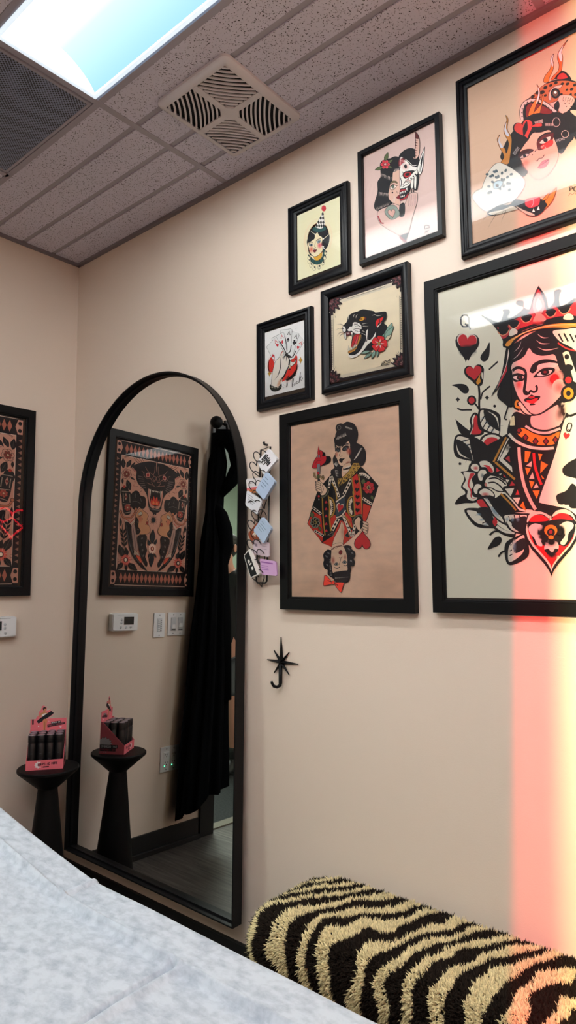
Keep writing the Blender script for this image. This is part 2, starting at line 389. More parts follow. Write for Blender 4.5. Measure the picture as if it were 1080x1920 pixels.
# cross bars
bx(bm, (0, 0, -.0155), (.020, 2*hd-.046, .004)); bx(bm, (0, 0, -.0155), (2*hw-.046, .020, .004)); bx(bm, (0, 0, -.0155), (.05, .05, .0042), rz=PI/4)
obj('cover', bm, M_vent, t, autosmooth=.6)
bm = BM(); bx(bm, (0, 0, -.006), (2*hw-.04, 2*hd-.04, .002)); obj('cavity_shade', bm, mat('vent_shade', '101216', .9), t)  # near-black sheet painted as the shade behind the slats
bm = BM()
qx0, qx1, qy0, qy1 = .010, hw-.024, .010, hd-.024
def clipseg(cx, cy, dx, dy):
    lo, hi = -9, 9
    for c, d, a, b in ((cx, dx, qx0, qx1), (cy, dy, qy0, qy1)):
        u, v = (a-c)/d, (b-c)/d
        lo = max(lo, min(u, v)); hi = min(hi, max(u, v))
    return lo, hi
for sx in (-1, 1):
    for sy in (-1, 1):
        N = 12
        for k in range(1, N+1):
            f = (k-.1)/(N+.6); px, py = qx0+(qx1-qx0)*f, qy0+(qy1-qy0)*f
            a = clipseg(px, py, (qx1-qx0), -(qy1-qy0)); 
            L = a[1]-a[0]
            if L < .05: continue
            pts = []
            for j in range(9):
                u = a[0]+L*j/8; bow = .006*(1-(2*j/8-1)**2)*(L/1.0)
                pts.append(((px+(qx1-qx0)*u - bow*.7), (py-(qy1-qy0)*u - bow*.7)))
            w = .0021
            A = [bm.verts.new((sx*(x-w), sy*(y-w), z)) for (x, y) in pts for z in (-.0165, -.0125)]
            B = [bm.verts.new((sx*(x+w), sy*(y+w), z)) for (x, y) in pts for z in (-.0165, -.0125)]
            for j in range(8):
                i = 2*j
                for q in ((A[i], A[i+2], B[i+2], B[i]), (A[i], A[i+1], A[i+3], A[i+2]), (B[i], B[i+1], B[i+3], B[i+2])): bm.faces.new(q)
obj('slats', bm, M_vent, t)

# ---------------------------------------------------------------- arched mirror, its foot standing off the wall
GT = 0.018516
t = thing('arched_mirror', 'tall arched wall mirror with a deep thin black metal frame', 'mirror', (0.604, 0, 0))
def gy(z): return -.02715 + GT*(z-1.21723)       # y of the glass plane at height z
X0m, X1m, ZB, ZT = 0.122, 1.086, 0.190, 2.075
cx = (X0m+X1m)/2; R = (X1m-X0m)/2; zc = ZT-R
def arch(ins, n=72):
    P = [(-(R-ins), ZB+ins), (R-ins, ZB+ins)]
    P += [((R-ins)*math.cos(PI*k/n), zc+(R-ins)*math.sin(PI*k/n)) for k in range(n+1)]
    return P
bm = BM(); rings = []
# ring profile (inset, offset in front of the glass)
for ins, e in ((0, -.010), (0, .030), (.005, .030), (.006, .012), (.012, .012), (.012, .0), (.012, -.010)):
    rings.append([bm.verts.new((x, gy(z)-e, z)) for x, z in arch(ins)])
for A, B in zip(rings, rings[1:]+rings[:1]):
    for k in range(len(A)): bm.faces.new((A[k], A[(k+1) % len(A)], B[(k+1) % len(A)], B[k]))
t.location = (cx, 0, ZB)
for v in bm.verts: v.co.z -= ZB
obj('frame', bm, mat('black_metal_frame', '08090c', .45, spec=.25), t, autosmooth=.5)
bm = BM(); vs = [bm.verts.new((x, gy(z)-.0005, z-ZB)) for x, z in arch(.008)]; bm.faces.new(vs)
mm = bpy.data.materials.new('silvered_glass'); mm.use_nodes = True; b = mm.node_tree.nodes['Principled BSDF']
b.inputs['Base Color'].default_value = (.80, .82, .80, 1); b.inputs['Metallic'].default_value = 1; b.inputs['Roughness'].default_value = 0
o = obj('mirror_glass', bm, mm, t, recalc=False)
bm = BM(); vs = [bm.verts.new((x, gy(z)+.009, z-ZB)) for x, z in arch(.004)]; vs2 = [bm.verts.new((x, gy(z)+.002, z-ZB)) for x, z in arch(.004)]
bm.faces.new(vs); bm.faces.new(vs2)
for k in range(len(vs)): bm.faces.new((vs[k], vs[(k+1) % len(vs)], vs2[(k+1) % len(vs)], vs2[k]))
obj('backing_board', bm, mat('backing_board', '2a2622', .8), t)

# ---------------------------------------------------------------- treatment bed and its paper sheet
BX0, BX1, BY0, BY1, BZ = 1.08, 3.05, -0.915, -1.60, .745
def rise(x): return max(0.0, 1.60-x)**1.15*.17
def sheet_material():
    m = bpy.data.materials.new('pale_blue_bed_paper'); m.use_nodes = True; nt = m.node_tree; b = nt.nodes['Principled BSDF']; b.inputs['Roughness'].default_value = .7
    t = nt.nodes.new('ShaderNodeTexCoord')
    n = nt.nodes.new('ShaderNodeTexNoise'); n.inputs['Scale'].default_value = 42; n.inputs['Detail'].default_value = 6; n.inputs['Roughness'].default_value = .62; n.inputs['Distortion'].default_value = .2
    mp = nt.nodes.new('ShaderNodeMapping'); mp.inputs['Scale'].default_value = (1, 1.5, 1); nt.links.new(t.outputs['Object'], mp.inputs[0]); nt.links.new(mp.outputs[0], n.inputs['Vector'])
    r = nt.nodes.new('ShaderNodeValToRGB'); r.color_ramp.elements[0].position = .3; r.color_ramp.elements[1].position = .6
    r.color_ramp.elements[0].color = (*lin('97a2b0'), 1); r.color_ramp.elements[1].color = (*lin('b7c2cd'), 1)
    nt.links.new(n.outputs['Fac'], r.inputs[0]); nt.links.new(r.outputs[0], b.inputs['Base Color'])
    n2 = nt.nodes.new('ShaderNodeTexNoise'); n2.inputs['Scale'].default_value = 140; nt.links.new(t.outputs['Object'], n2.inputs['Vector'])
    bp = nt.nodes.new('ShaderNodeBump'); bp.inputs['Strength'].default_value = .25; bp.inputs['Distance'].default_value = .002
    nt.links.new(n2.outputs['Fac'], bp.inputs['Height']); nt.links.new(bp.outputs[0], b.inputs['Normal'])
    return m
def gauss(d, s): return math.exp(-(d/s)**2)
xs = np.arange(BX0, BX1+.002, .0044); ys = np.concatenate([[BY0+.004]*1, np.arange(BY0, BY1-.001, -.0035)])
V = []; Fc = []
def sheet_z(x, y):
    z = BZ+.008 + rise(x)
    fold = -0.982 - .012*math.sin((x-1.3)*2.2)
    d = y-fold
    z += .0085*gauss(d, .0055) + (-.006 if d < 0 else 0)*min(1, abs(d)/.004)
    if x > 1.0:                                   # crease across, running to the near side
        xc = 1.893 + .16*(fold-y) - .02*math.sin((fold-y)*9)
        if y < fold: z += -.018*gauss(x-xc, .0040) + .006*gauss(x-xc-.012, .007)
    xh = 1.60 - .1*(y-fold) 
    if y > fold: z += .005*gauss(x-xh, .006)
    z += .0016*noise.noise(Vector((x*7, y*7, 3.3)))
    return z
nx, ny = len(xs), len(ys)
for i, x in enumerate(xs):
    for j, y in enumerate(ys):
        if j == 0: V.append((x, BY0+.009, sheet_z(x, BY0)-.05))
        else:
            dz = -.008*max(0, 1-(BY0-y)/.008)**2
            V.append((x, y, sheet_z(x, y)+dz))
for i in range(nx-1):
    for j in range(ny-1): Fc.append((i*ny+j, i*ny+j+1, (i+1)*ny+j+1, (i+1)*ny+j))
me = bpy.data.meshes.new('bed_paper'); me.from_pydata(V, [], Fc); me.polygons.foreach_set('use_smooth', [True]*len(Fc)); me.materials.append(sheet_material())
o = bpy.data.objects.new('bed_paper', me); COL.objects.link(o)
tag(o, 'pale blue mottled disposable paper sheet spread over the treatment bed in the foreground', 'bed sheet')
t = thing('treatment_bed', 'padded treatment bed hidden under the pale blue paper sheet', 'treatment bed', (2.05, -1.26, 0))
bm = BM()
segs = 20
for i in range(segs):
    xa, xb = BX0+(BX1-BX0)*i/segs, BX0+(BX1-BX0)*(i+1)/segs
    vs = [bm.verts.new((x-2.05, y+1.26, z)) for x in (xa, xb) for y in (BY0-.006, BY1+.006) for z in (BZ-.10+rise(x), BZ-.026+rise(x))]
    for q in ((1, 3, 7, 5), (0, 2, 6, 4), (0, 1, 5, 4), (2, 3, 7, 6)) + (((0, 1, 3, 2),) if i == 0 else ()) + (((4, 5, 7, 6),) if i == segs-1 else ()): bm.faces.new([vs[k] for k in q])
bmesh.ops.remove_doubles(bm, verts=bm.verts, dist=1e-5)
obj('padding', bm, mat('black_upholstery', '17181b', .5), t)
bm = BM(); bx(bm, (.1, 0, .33), (.5, .3, .62), bev=.02); obj('pedestal', bm, M_black, t)
bm = BM(); bx(bm, (.1, 0, .03), (1.0, .5, .05), bev=.015); obj('base', bm, M_dark, t)

# ---------------------------------------------------------------- pedestal stool in the corner
SX, SY, SH = .203, -.203, .556
t = thing('pedestal_stool', 'black hourglass pedestal table in the corner carrying the pink box', 'side table', (SX, SY, 0))
M_stool = mat('matte_black_lacquer', '070708', .55, spec=.18)
bm = BM(); lathe(bm, [(.001, SH), (.112, SH), (.115, SH-.003), (.115, SH-.010), (.112, SH-.014), (.038, SH-.078)], n=64); obj('tabletop', bm, M_stool, t, autosmooth=.5)
bm = BM(); lathe(bm, [(.036, SH-.078), (.0365, SH-.082), (.088, .004), (.088, 0)], n=64); obj('base', bm, M_stool, t, autosmooth=.5)

# ---------------------------------------------------------------- zebra bench
bench = thing('zebra_bench', 'long bench upholstered in black and cream zebra stripe shag', 'bench', (2.2, -.19, 0))
BW, BL0, BL1, BTOP = .335, 1.375, 3.1, .437
def bench_surface(u, v):
    """u along, v girth 0..1 from the wall side over the top and down the front -> point, normal"""
BYC = -.022-BW/2
bm = BM()
bx(bm, ((BL0+BL1)/2-2.2, BYC+.19, .24), (BL1-BL0-.02, BW-.02, .34), bev=.06); obj('upholstered_body', bm, mat('dark_cushion', '1c1713', .9), bench)
for sx in (-1, 1):
    for sy in (-1, 1):
        bm = BM(); lathe(bm, [(.012, 0), (.018, .08)], n=16); obj('leg', bm, M_black, bench, loc=(((BL0+BL1)/2-2.2)+sx*(BL1-BL0-.3)/2, BYC+.19+sy*.1, 0))
rng = np.random.default_rng(4)
def stripe(x, g):
    """True where the pile is cream; g is the girth distance from the wall edge"""
    n1 = noise.noise(Vector((x*5.5, g*4.5, 0.3))); n2 = noise.noise(Vector((x*15, g*14, 5.1)))
    slant = -.30*min(g, .30) - .06*math.sin(g*7)
    ph = (x - slant)/.066 + .95*n1 + .42*n2
    s = math.sin(2*PI*ph)
    s += .35*noise.noise(Vector((x*7, g*6, 9.0)))
    return s > .12
rc = .085                                        # radius of the rolled top edge
er = .15                                         # radius of the rounded end in plan
N_T = 100000
W_half = BW/2
P = []; 
tries = 0
segs_g = [W_half*2-2*rc*.6, rc*PI/2, BTOP-rc-.06]
Lx = 2.35-BL0
V = np.zeros((N_T*4, 3)); C = np.zeros((N_T*4, 4)); cnt = 0
import random as _rd
_rd.seed(7)
def base_point(x, g):
    # section: from wall side top, across the top, round the edge, down the front
    top = BW-rc-.03
    if g < .03:                                   # small roll at the wall side
        a = g/.03*PI/2; y = -.03*math.sin(a)*0-.022-.03*(1-math.cos(a)); z = BTOP-.03+.03*math.sin(a); n = Vector((0, math.cos(a), math.sin(a)))
    elif g < .03+top: y = -.022-.03-(g-.03); z = BTOP; n = Vector((0, 0, 1))
    elif g < .03+top+rc*PI/2:
        a = (g-.03-top)/rc; y = -.022-.03-top-rc*math.sin(a); z = BTOP-rc+rc*math.cos(a); n = Vector((0, -math.sin(a), math.cos(a)))
    else: y = -.022-BW; z = BTOP-rc-(g-.03-top-rc*PI/2); n = Vector((0, -1, 0))
    return y, z, n
G_MAX = .03+(BW-rc-.03)+rc*PI/2+(BTOP-rc-.07)
while cnt < N_T:
    x = BL0+_rd.random()*(2.42-BL0); g = _rd.random()*G_MAX
    y, z, n = base_point(x, g)
    # end roll: squash the first part of the length into a rounded end
    d = x-BL0; px = x
    if d < er:
        a = (1-d/er)*PI/2*1.0
        f = math.cos(a)                            # 0 at the very end
        px = BL0+er*(1-math.sin(a)); 
        yc = BYC; y = yc+(y-yc)*(.55+.45*f); zc2 = BTOP-.12
        if z > zc2: z = zc2+(z-zc2)*(.25+.75*math.sin(math.acos(min(1, max(0, 1-d/er)))) )
        n = (n*(.2+f) + Vector((-1, 0, 0))*math.sin(a)).normalized()
    cream = stripe(x, g)
    L = .006+_rd.random()*.004
    tip = Vector((px, y, z))+n*L+Vector((_rd.gauss(0, .0034), _rd.gauss(0, .0034), _rd.gauss(0, .003)-.002))
    tip.y = min(tip.y, -.003)
    t1 = n.orthogonal().normalized(); t2 = n.cross(t1); w = .0021+_rd.random()*.0012
    a0 = _rd.random()*6.28
    for k in range(3):
        q = Vector((px, y, z)) + t1*math.cos(a0+2.094*k)*w + t2*math.sin(a0+2.094*k)*w - n*.002
        V[cnt*4+k] = q
    V[cnt*4+3] = tip
    v = _rd.random()
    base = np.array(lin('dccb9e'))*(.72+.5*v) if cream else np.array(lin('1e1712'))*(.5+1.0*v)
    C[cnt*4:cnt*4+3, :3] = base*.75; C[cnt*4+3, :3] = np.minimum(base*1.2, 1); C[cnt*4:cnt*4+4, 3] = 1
    cnt += 1
V -= np.array([2.2, -.19, 0])
idx = np.arange(N_T)*4
faces = np.concatenate([np.stack([idx+a, idx+b, idx+3], 1) for a, b in ((0, 1), (1, 2), (2, 0))])
me = bpy.data.meshes.new('shag_pile')
me.vertices.add(len(V)); me.vertices.foreach_set('co', V.ravel())
me.loops.add(faces.size); me.loops.foreach_set('vertex_index', faces.ravel().astype(np.int32))
me.polygons.add(len(faces)); me.polygons.foreach_set('loop_start', np.arange(0, faces.size, 3, dtype=np.int32)); me.polygons.foreach_set('loop_total', np.full(len(faces), 3, dtype=np.int32))
me.update(); at = me.color_attributes.new('Col', 'FLOAT_COLOR', 'POINT'); at.data.foreach_set('color', C.ravel())
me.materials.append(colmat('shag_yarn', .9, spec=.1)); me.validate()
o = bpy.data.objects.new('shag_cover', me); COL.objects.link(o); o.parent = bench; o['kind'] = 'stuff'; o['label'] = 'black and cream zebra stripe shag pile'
# ---------------------------------------------------------------- drawing prints as layered flat inks
def homog(src, dst):
    A = []; b = []
    for (x, y), (u, v) in zip(src, dst):
        A.append([x, y, 1, 0, 0, 0, -u*x, -u*y]); b.append(u)
        A.append([0, 0, 0, x, y, 1, -v*x, -v*y]); b.append(v)
    h = np.linalg.solve(np.array(A, float), np.array(b, float))
    return np.array([[h[0], h[1], h[2]], [h[3], h[4], h[5]], [h[6], h[7], 1]])

def spline(P, closed, n=5):
    P = [p for i, p in enumerate(P)]
    N = len(P); out = []
    for i in range(N if closed else N-1):
        p0 = P[(i-1) % N] if (closed or i > 0) else P[i]; p1 = P[i]; p2 = P[(i+1) % N]; p3 = P[(i+2) % N] if (closed or i+2 < N) else p2
        if abs(p1[0]-p2[0])+abs(p1[1]-p2[1]) < 1e-9: continue
        for k in range(n):
            t = k/n; t2, t3 = t*t, t*t*t
            out.append(tuple(.5*((2*p1[a]) + (-p0[a]+p2[a])*t + (2*p0[a]-5*p1[a]+4*p2[a]-p3[a])*t2 + (-p0[a]+3*p1[a]-3*p2[a]+p3[a])*t3) for a in (0, 1)))
    if not closed: out.append(P[-1])
    return out

PAL = dict(k='14161c', w='f4f1ea', r='d3303c', R='e8262c', o='f08a2c', y='e0a83a', t='23504f', s='f2dcc8', n='6b5a3c', g='5d6a45', b='7fa3bd', c='dcd8c6')
GLYPH = {'A': '04 20 44;12 32', 'B': '04 00 30 41 32 02;32 43 34 04', 'C': '41 30 10 01 03 14 34 43', 'D': '00 04 24 43 41 20 00', 'E': '40 00 04 44;02 32', 'F': '40 00 04;02 32', 'G': '41 30 10 01 03 14 34 43 42 22',
 'H': '00 04;40 44;02 42', 'I': '20 24', 'J': '40 43 34 14 03', 'K': '00 04;40 02 44', 'L': '00 04 44', 'M': '04 00 22 40 44', 'N': '04 00 44 40', 'O': '10 30 41 43 34 14 03 01 10', 'P': '04 00 30 41 32 02', 'Q': '10 30 41 43 34 14 03 01 10;23 44',
 'R': '04 00 30 41 32 02;22 44', 'S': '41 30 10 01 12 32 43 34 14 03', 'T': '00 40;20 24', 'U': '00 03 14 34 43 40', 'V': '00 24 40', 'W': '00 14 21 34 40', 'X': '00 44;40 04', 'Y': '00 22 40;22 24', 'Z': '00 40 04 44',
 '&': '44 01 10 21 03 14 42', '?': '01 10 30 41 22 23;24 24', ' ': '', '-': '12 32', '1': '20 24', '0': '10 30 41 43 34 14 03 01 10', '2': '01 10 30 41 04 44', '8': '10 30 41 32 12 03 14 34 43 32;12 01 10'}

class Art:
    """inks laid one over another on a sheet of paper, drawn in the units of a reference grid"""
    STEP = .000010
    def __init__(s, org, corners, w, h, paper, sym=False):
        s.ox, s.oy, s.sc = org; s.w, s.h = w, h
        px = [(s.ox+x/s.sc, s.oy+y/s.sc) for x, y in corners]
        s.Hm = homog(px, [(0, h), (w, h), (w, 0), (0, 0)])
        s.V = []; s.F = []; s.C = []; s.lay = 0; s.sym = sym; s.shapes = []
        s.raw([(0, 0), (w, 0), (w, h), (0, h)], paper)
    def org(s, *o): s.ox, s.oy, s.sc = o
    def loc(s, P):
        out = []
        for x, y in P:
            q = s.Hm @ np.array([s.ox+x/s.sc, s.oy+y/s.sc, 1.0]); out.append((q[0]/q[2], q[1]/q[2]))
        return out
    def _add(s, P, col, al=None):
        i0 = len(s.V); d = s.lay*s.STEP
        for q in P: s.V.append((min(max(q[0], 0), s.w), -d, min(max(q[1], 0), s.h)))
        return i0
    def raw(s, P, col, a=1.0):
        """polygon in sheet metres"""
        c = lin(PAL.get(col, col)); s.lay += 1
        i0 = s._add(P, col); s.F.append(list(range(i0, i0+len(P)))); s.C += [(*c, a)]*len(P); s.note(P, c)
    def note(s, P, c):
        xs = [p[0] for p in P]; ys = [p[1] for p in P]; s.shapes.append((min(xs), max(xs), min(ys), max(ys), P, c))
    def under(s, x, y):
        """ink already lying at a point of the sheet"""
        for x0, x1, y0, y1, P, c in reversed(s.shapes):
            if x < x0 or x > x1 or y < y0 or y > y1: continue
            ins = False; j = len(P)-1
            for i in range(len(P)):
                if (P[i][1] > y) != (P[j][1] > y) and x < (P[j][0]-P[i][0])*(y-P[i][1])/(P[j][1]-P[i][1])+P[i][0]: ins = not ins
                j = i
            if ins: return c
        return (.6, .5, .4)
    def both(s, Q, fn):
        fn(Q)
        if s.sym: fn([(s.w-x, y) for x, y in Q][::-1])
    def pts(s, t):
        v = [float(q) for q in t.split()]; return list(zip(v[::2], v[1::2]))
    def f(s, col, t, o=0, sm=1, oc='k', a=1.0):
        """filled shape, o = outline width"""
        P = s.pts(t) if isinstance(t, str) else t
        if sm: P = spline(P, True)
        s.both(s.loc(P), lambda Q: s.raw(Q, col, a))
        if o: s.l(oc, o, P+[P[0]], sm=0)
    def l(s, col, w, t, sm=1, taper=0, w2=None):
        P = s.pts(t) if isinstance(t, str) else t
        if sm and len(P) > 2: P = spline(P, False)
        n = len(P); A = []; B = []
        L = [0]
        for i in range(1, n): L.append(L[-1]+math.dist(P[i], P[i-1]))
        T = L[-1] or 1
        closed = math.dist(P[0], P[-1]) < 1e-6
        for i, p in enumerate(P):
            a = P[i-1] if i else (P[-2] if closed else p); b = P[i+1] if i < n-1 else (P[1] if closed else p)
            dx, dy = b[0]-a[0], b[1]-a[1]; q = math.hypot(dx, dy) or 1
            u = L[i]/T; ww = w/2
            if taper == 1: ww *= max(.08, 1-u)
            elif taper == 2: ww *= max(.1, math.sin(PI*u))
            A.append((p[0]-dy/q*ww, p[1]+dx/q*ww)); B.append((p[0]+dy/q*ww, p[1]-dx/q*ww))
        c = lin(PAL.get(col, col))
        def strip(Q):
            s.lay += 1; i0 = s._add(Q, col); m = len(Q)//2
            if m*2 == len(Q):
                for k in range(m-1): s.F.append([i0+k, i0+k+1, i0+2*m-2-k, i0+2*m-1-k])
            s.C += [(*c, 1)]*len(Q)
            if w > 14: s.note(Q, c)
        s.both(s.loc(A+B[::-1]), strip)
    def e(s, col, cx, cy, rx, ry=None, rot=0, o=0, n=20, oc='k', a=1.0):
        ry = ry or rx; c, d = math.cos(math.radians(rot)), math.sin(math.radians(rot))
        P = [(cx+rx*math.cos(2*PI*k/n)*c-ry*math.sin(2*PI*k/n)*d, cy+rx*math.cos(2*PI*k/n)*d+ry*math.sin(2*PI*k/n)*c) for k in range(n)]
        if col: s.f(col, P, 0, 0, a=a)
        if o: s.l(oc, o, P+[P[0]], sm=0)
    def g(s, col, cx, cy, rx, ry=None, rot=0, a=.8, n=20, core=.10):
        """sprayed tone: dense at the middle, nothing at the rim"""
        ry = ry or rx; c, d = math.cos(math.radians(rot)), math.sin(math.radians(rot)); cl = lin(PAL.get(col, col))
        rings = []
        for q in (core, .4, .7, 1):
            rings.append([(cx+q*rx*math.cos(2*PI*k/n)*c-q*ry*math.sin(2*PI*k/n)*d, cy+q*rx*math.cos(2*PI*k/n)*d+q*ry*math.sin(2*PI*k/n)*c) for k in range(n)])
        def put(R):
            s.lay += 1; i0 = s._add(R, col)
            s.F.append([i0+k for k in range(n)])
            for j in (0, 1, 2):
                for k in range(n): s.F.append([i0+j*n+k, i0+j*n+(k+1) % n, i0+(j+1)*n+(k+1) % n, i0+(j+1)*n+k])
            for i, p in enumerate(R):
                f = a*(1, .78, .36, 0)[i//n]; b = s.under(min(max(p[0], 1e-6), s.w-1e-6), min(max(p[1], 1e-6), s.h-1e-6)); s.C.append((*[cl[k]*f+b[k]*(1-f) for k in (0, 1, 2)], 1))
        Q = s.loc(sum(rings, [])); put(Q)
        if s.sym: put([(s.w-x, y) for x, y in Q])
    def heart(s, col, cx, cy, w, h, rot=0, o=0, oc='k'):
        c, d = math.cos(math.radians(rot)), math.sin(math.radians(rot)); P = []
        for k in range(28):
            a = 2*PI*k/28; x = math.sin(a)**3; y = -(13*math.cos(a)-5*math.cos(2*a)-2*math.cos(3*a)-math.cos(4*a))/15.5
            x *= w/2; y *= h/2; P.append((cx+x*c-y*d, cy+x*d+y*c))
        s.f(col, P, o, 0, oc)
    def leaf(s, col, x0, y0, x1, y1, w, o=0, vein=None, oc='k', vw=2):
        dx, dy = x1-x0, y1-y0
        P = [(x0+dx*u-dy*v*w, y0+dy*u+dx*v*w) for u, v in ((0, 0), (.2, .32), (.5, .5), (.8, .26), (1, 0), (.8, -.26), (.5, -.5), (.2, -.32))]
        s.f(col, P, o, 1, oc)
        if vein: s.l(vein, vw, [(x0+dx*.08, y0+dy*.08), (x0+dx*.9, y0+dy*.9)])
    def flower(s, col, cx, cy, r, n=6, sq=1.0, rot=0, o=2, core='y', edge=None, cr=.28, fat=.36):
        for k in range(n):
            a = math.radians(rot)+2*PI*k/n; x, y = cx+math.cos(a)*r*.62*sq, cy+math.sin(a)*r*.62
            s.e(edge or col, x, y, r*.42*(1 if sq > .7 else .9), r*fat, math.degrees(a), o, n=12)
            if edge: s.e(col, cx+math.cos(a)*r*.55*sq, cy+math.sin(a)*r*.55, r*.28, r*fat*.6, math.degrees(a), 0, n=10)
        s.e(core, cx, cy, r*cr*sq, r*cr, 0, o, n=14)
    def diamond(s, col, cx, cy, w, h, o=0, skew=0):
        s.f(col, [(cx, cy-h/2), (cx+w/2, cy+skew), (cx, cy+h/2), (cx-w/2, cy-skew)], o, 0)
    def star4(s, cx, cy, w, h, col='y'):
        s.l('k', 3, [(cx, cy-h/2), (cx, cy+h/2)], taper=2); s.l('k', 3, [(cx-w/2, cy), (cx+w/2, cy)], taper=2)
        s.f(col, [(cx, cy-h*.2), (cx+w*.09, cy-h*.06), (cx+w*.27, cy), (cx+w*.09, cy+h*.06), (cx, cy+h*.2), (cx-w*.09, cy+h*.06), (cx-w*.27, cy), (cx-w*.09, cy-h*.06)], 3, 0)
    def text(s, T, x, y, cw, ch, lw, col='k', ux=(1, 0), uy=(0, 1), gap=.45):
        """letters on a 4x4 grid; ux, uy give the writing and down directions"""
        for c in T:
            for st in GLYPH.get(c, '').split(';'):
                P = [(int(q[0])/4*cw, int(q[1])/4*ch) for q in st.split()]
                if len(P) > 1: s.l(col, lw, [(x+ux[0]*a+uy[0]*b, y+ux[1]*a+uy[1]*b) for a, b in P], sm=0)
            x += ux[0]*cw*(1+gap); y += ux[1]*cw*(1+gap)
    def build(s, name, m, parent, loc):
        me = bpy.data.meshes.new(name); me.from_pydata(s.V, [], s.F)
        at = me.color_attributes.new('Col', 'FLOAT_COLOR', 'POINT'); at.data.foreach_set('color', np.array(s.C, dtype=float).ravel())
        me.materials.append(m); o = bpy.data.objects.new(name, me); COL.objects.link(o); o.parent = parent; o.location = loc
        return o

M_paper = colmat('printed_paper', .6); M_kraft = colmat('mottled_kraft_print', .65, paper=(16, .12)); M_aged = colmat('aged_print', .6, paper=(9, .07))
def glass_material():
    m = bpy.data.materials.new('picture_glass'); m.use_nodes = True; nt = m.node_tree; nt.nodes.clear()
    out = nt.nodes.new('ShaderNodeOutputMaterial'); mix = nt.nodes.new('ShaderNodeMixShader'); tr = nt.nodes.new('ShaderNodeBsdfTransparent'); gl = nt.nodes.new('ShaderNodeBsdfGlossy')
    gl.inputs['Roughness'].default_value = 0; fr = nt.nodes.new('ShaderNodeFresnel'); fr.inputs['IOR'].default_value = 1.36
    mu = nt.nodes.new('ShaderNodeMath'); mu.operation = 'MULTIPLY'; mu.inputs[1].default_value = 1.0; mu.use_clamp = True
    nt.links.new(fr.outputs[0], mu.inputs[0]); nt.links.new(mu.outputs[0], mix.inputs[0]); nt.links.new(tr.outputs[0], mix.inputs[1]); nt.links.new(gl.outputs[0], mix.inputs[2]); nt.links.new(mix.outputs[0], out.inputs[0])
    return m
M_glass = glass_material()
M_satin = mat('satin_black_frame', '050608', .5, spec=.2)
M_navy = mat('soft_black_moulding', '06090f', .38, spec=.25)
M_char = mat('charcoal_frame', '161a20', .45, spec=.5)
PROF = {'flat': lambda b: [(0, 0), (0, .020), (b-.007, .020), (b-.006, .017), (b-.003, .017), (b-.002, .014), (b, .013), (b, .006)],
        'plain': lambda b: [(0, 0), (.001, .019), (.002, .020), (b-.002, .020), (b, .018), (b, .006)],
        'step': lambda b: [(0, 0), (0, .013), (.003, .019), (.007, .021), (.011, .0205), (.0125, .0165), (.016, .0165), (.019, .0185), (.022, .0185), (.024, .0145), (.028, .0135), (.032, .0115), (b-.002, .0105), (b, .006)],
        'round': lambda b: [(0, 0), (0, .021), (.003, .0245), (.008, .026), (.014, .0245), (.020, .0205), (.026, .015), (b-.002, .011), (b, .006)]}
def frame_mesh(w, h, b, kind):
    bm = BM(); rings = []
    for ins, d in PROF[kind](b):
        rings.append([bm.verts.new(p) for p in ((-w/2+ins, -d, ins), (w/2-ins, -d, ins), (w/2-ins, -d, h-ins), (-w/2+ins, -d, h-ins))])
    for A, B in zip(rings, rings[1:]):
        for k in range(4): bm.faces.new((A[k], A[(k+1) % 4], B[(k+1) % 4], B[k]))
    return bm
def picture(art, rect, prect, kind, m, label, name='framed_print', left=False, pm=None, glass=True, group=None):
    """rect = outer x0,x1,z0,z1 on the wall; prect = the print opening"""
    x0, x1, z0, z1 = rect
    t = thing(name, label, 'framed picture', ((x0+x1)/2, -.0008, z0) if not left else (.0008, (x0+x1)/2, z0), PI/2 if left else 0, group or 'framed prints on the walls')
    b = min(prect[0]-x0, x1-prect[1])
    w, h = x1-x0, z1-z0
    bb = (prect[0]-x0 + x1-prect[1])/2
    obj('frame', frame_mesh(w, h, bb, kind), m, t, autosmooth=.6)
    art.build('print', pm or M_paper, t, (prect[0]-(x0+x1)/2, -.0075, prect[2]-z0))
    if glass:
        bm = BM(); vs = [bm.verts.new(p) for p in ((-w/2+bb*.96, -.0118, bb*.96), (w/2-bb*.96, -.0118, bb*.96), (w/2-bb*.96, -.0118, h-bb*.96), (-w/2+bb*.96, -.0118, h-bb*.96))]
        bm.faces.new(vs); obj('glass', bm, M_glass, t, recalc=False)
    bm = BM(); bx(bm, (0, -.003, h/2), (w-.006, .004, h-.006)); obj('backing_board', bm, mat('brown_backing', '3a2d22', .9), t)
    return t
# ================================================================ the prints
# ---- small portrait of a woman in a chequered party hat
A = Art((530, 330, 8), [(203, 597), (838, 297), (873, 1310), (232, 1570)], .174, .223, 'f0ebc6')
A.g('f4dc9a', 520, 980, 330, 560, a=.35)
A.g('f6a050', 528, 938, 235, 335, 8, a=1, core=.75); A.g('ee7c30', 530, 935, 190, 290, 8, a=1, core=.85)
A.f('w', '596 530 596 530 632 770 632 770 560 792 468 780 468 780', 4)
for r, (n, y, hw) in enumerate([(1, 560, 14), (2, 625, 30), (3, 690, 45), (4, 742, 60)]):
    for k in range(n):
        x = 596-(y-530)*.18 + (k-(n-1)/2)*34
        A.diamond('k', x, y, 34, 62, 0, 2)
A.f('k', '596 530 608 575 580 585', 0, 0)
for k in range(10):
    a = k*.628; A.e('d03a44', 605+24*math.cos(a), 480+32*math.sin(a), 12, 14, 0)
A.e('d8404a', 605, 480, 28, 38); A.l('b02030', 3, '590 460 600 500 620 470')
A.f('k', '430 790 398 850 376 930 362 990 380 1060 392 1140 430 1190 520 1190 600 1130 650 1085 688 1010 700 900 674 830 645 765 560 790 480 765', 3)
A.f('t', '440 785 470 762 560 786 632 752 648 790 590 826 500 836 450 812', 3)
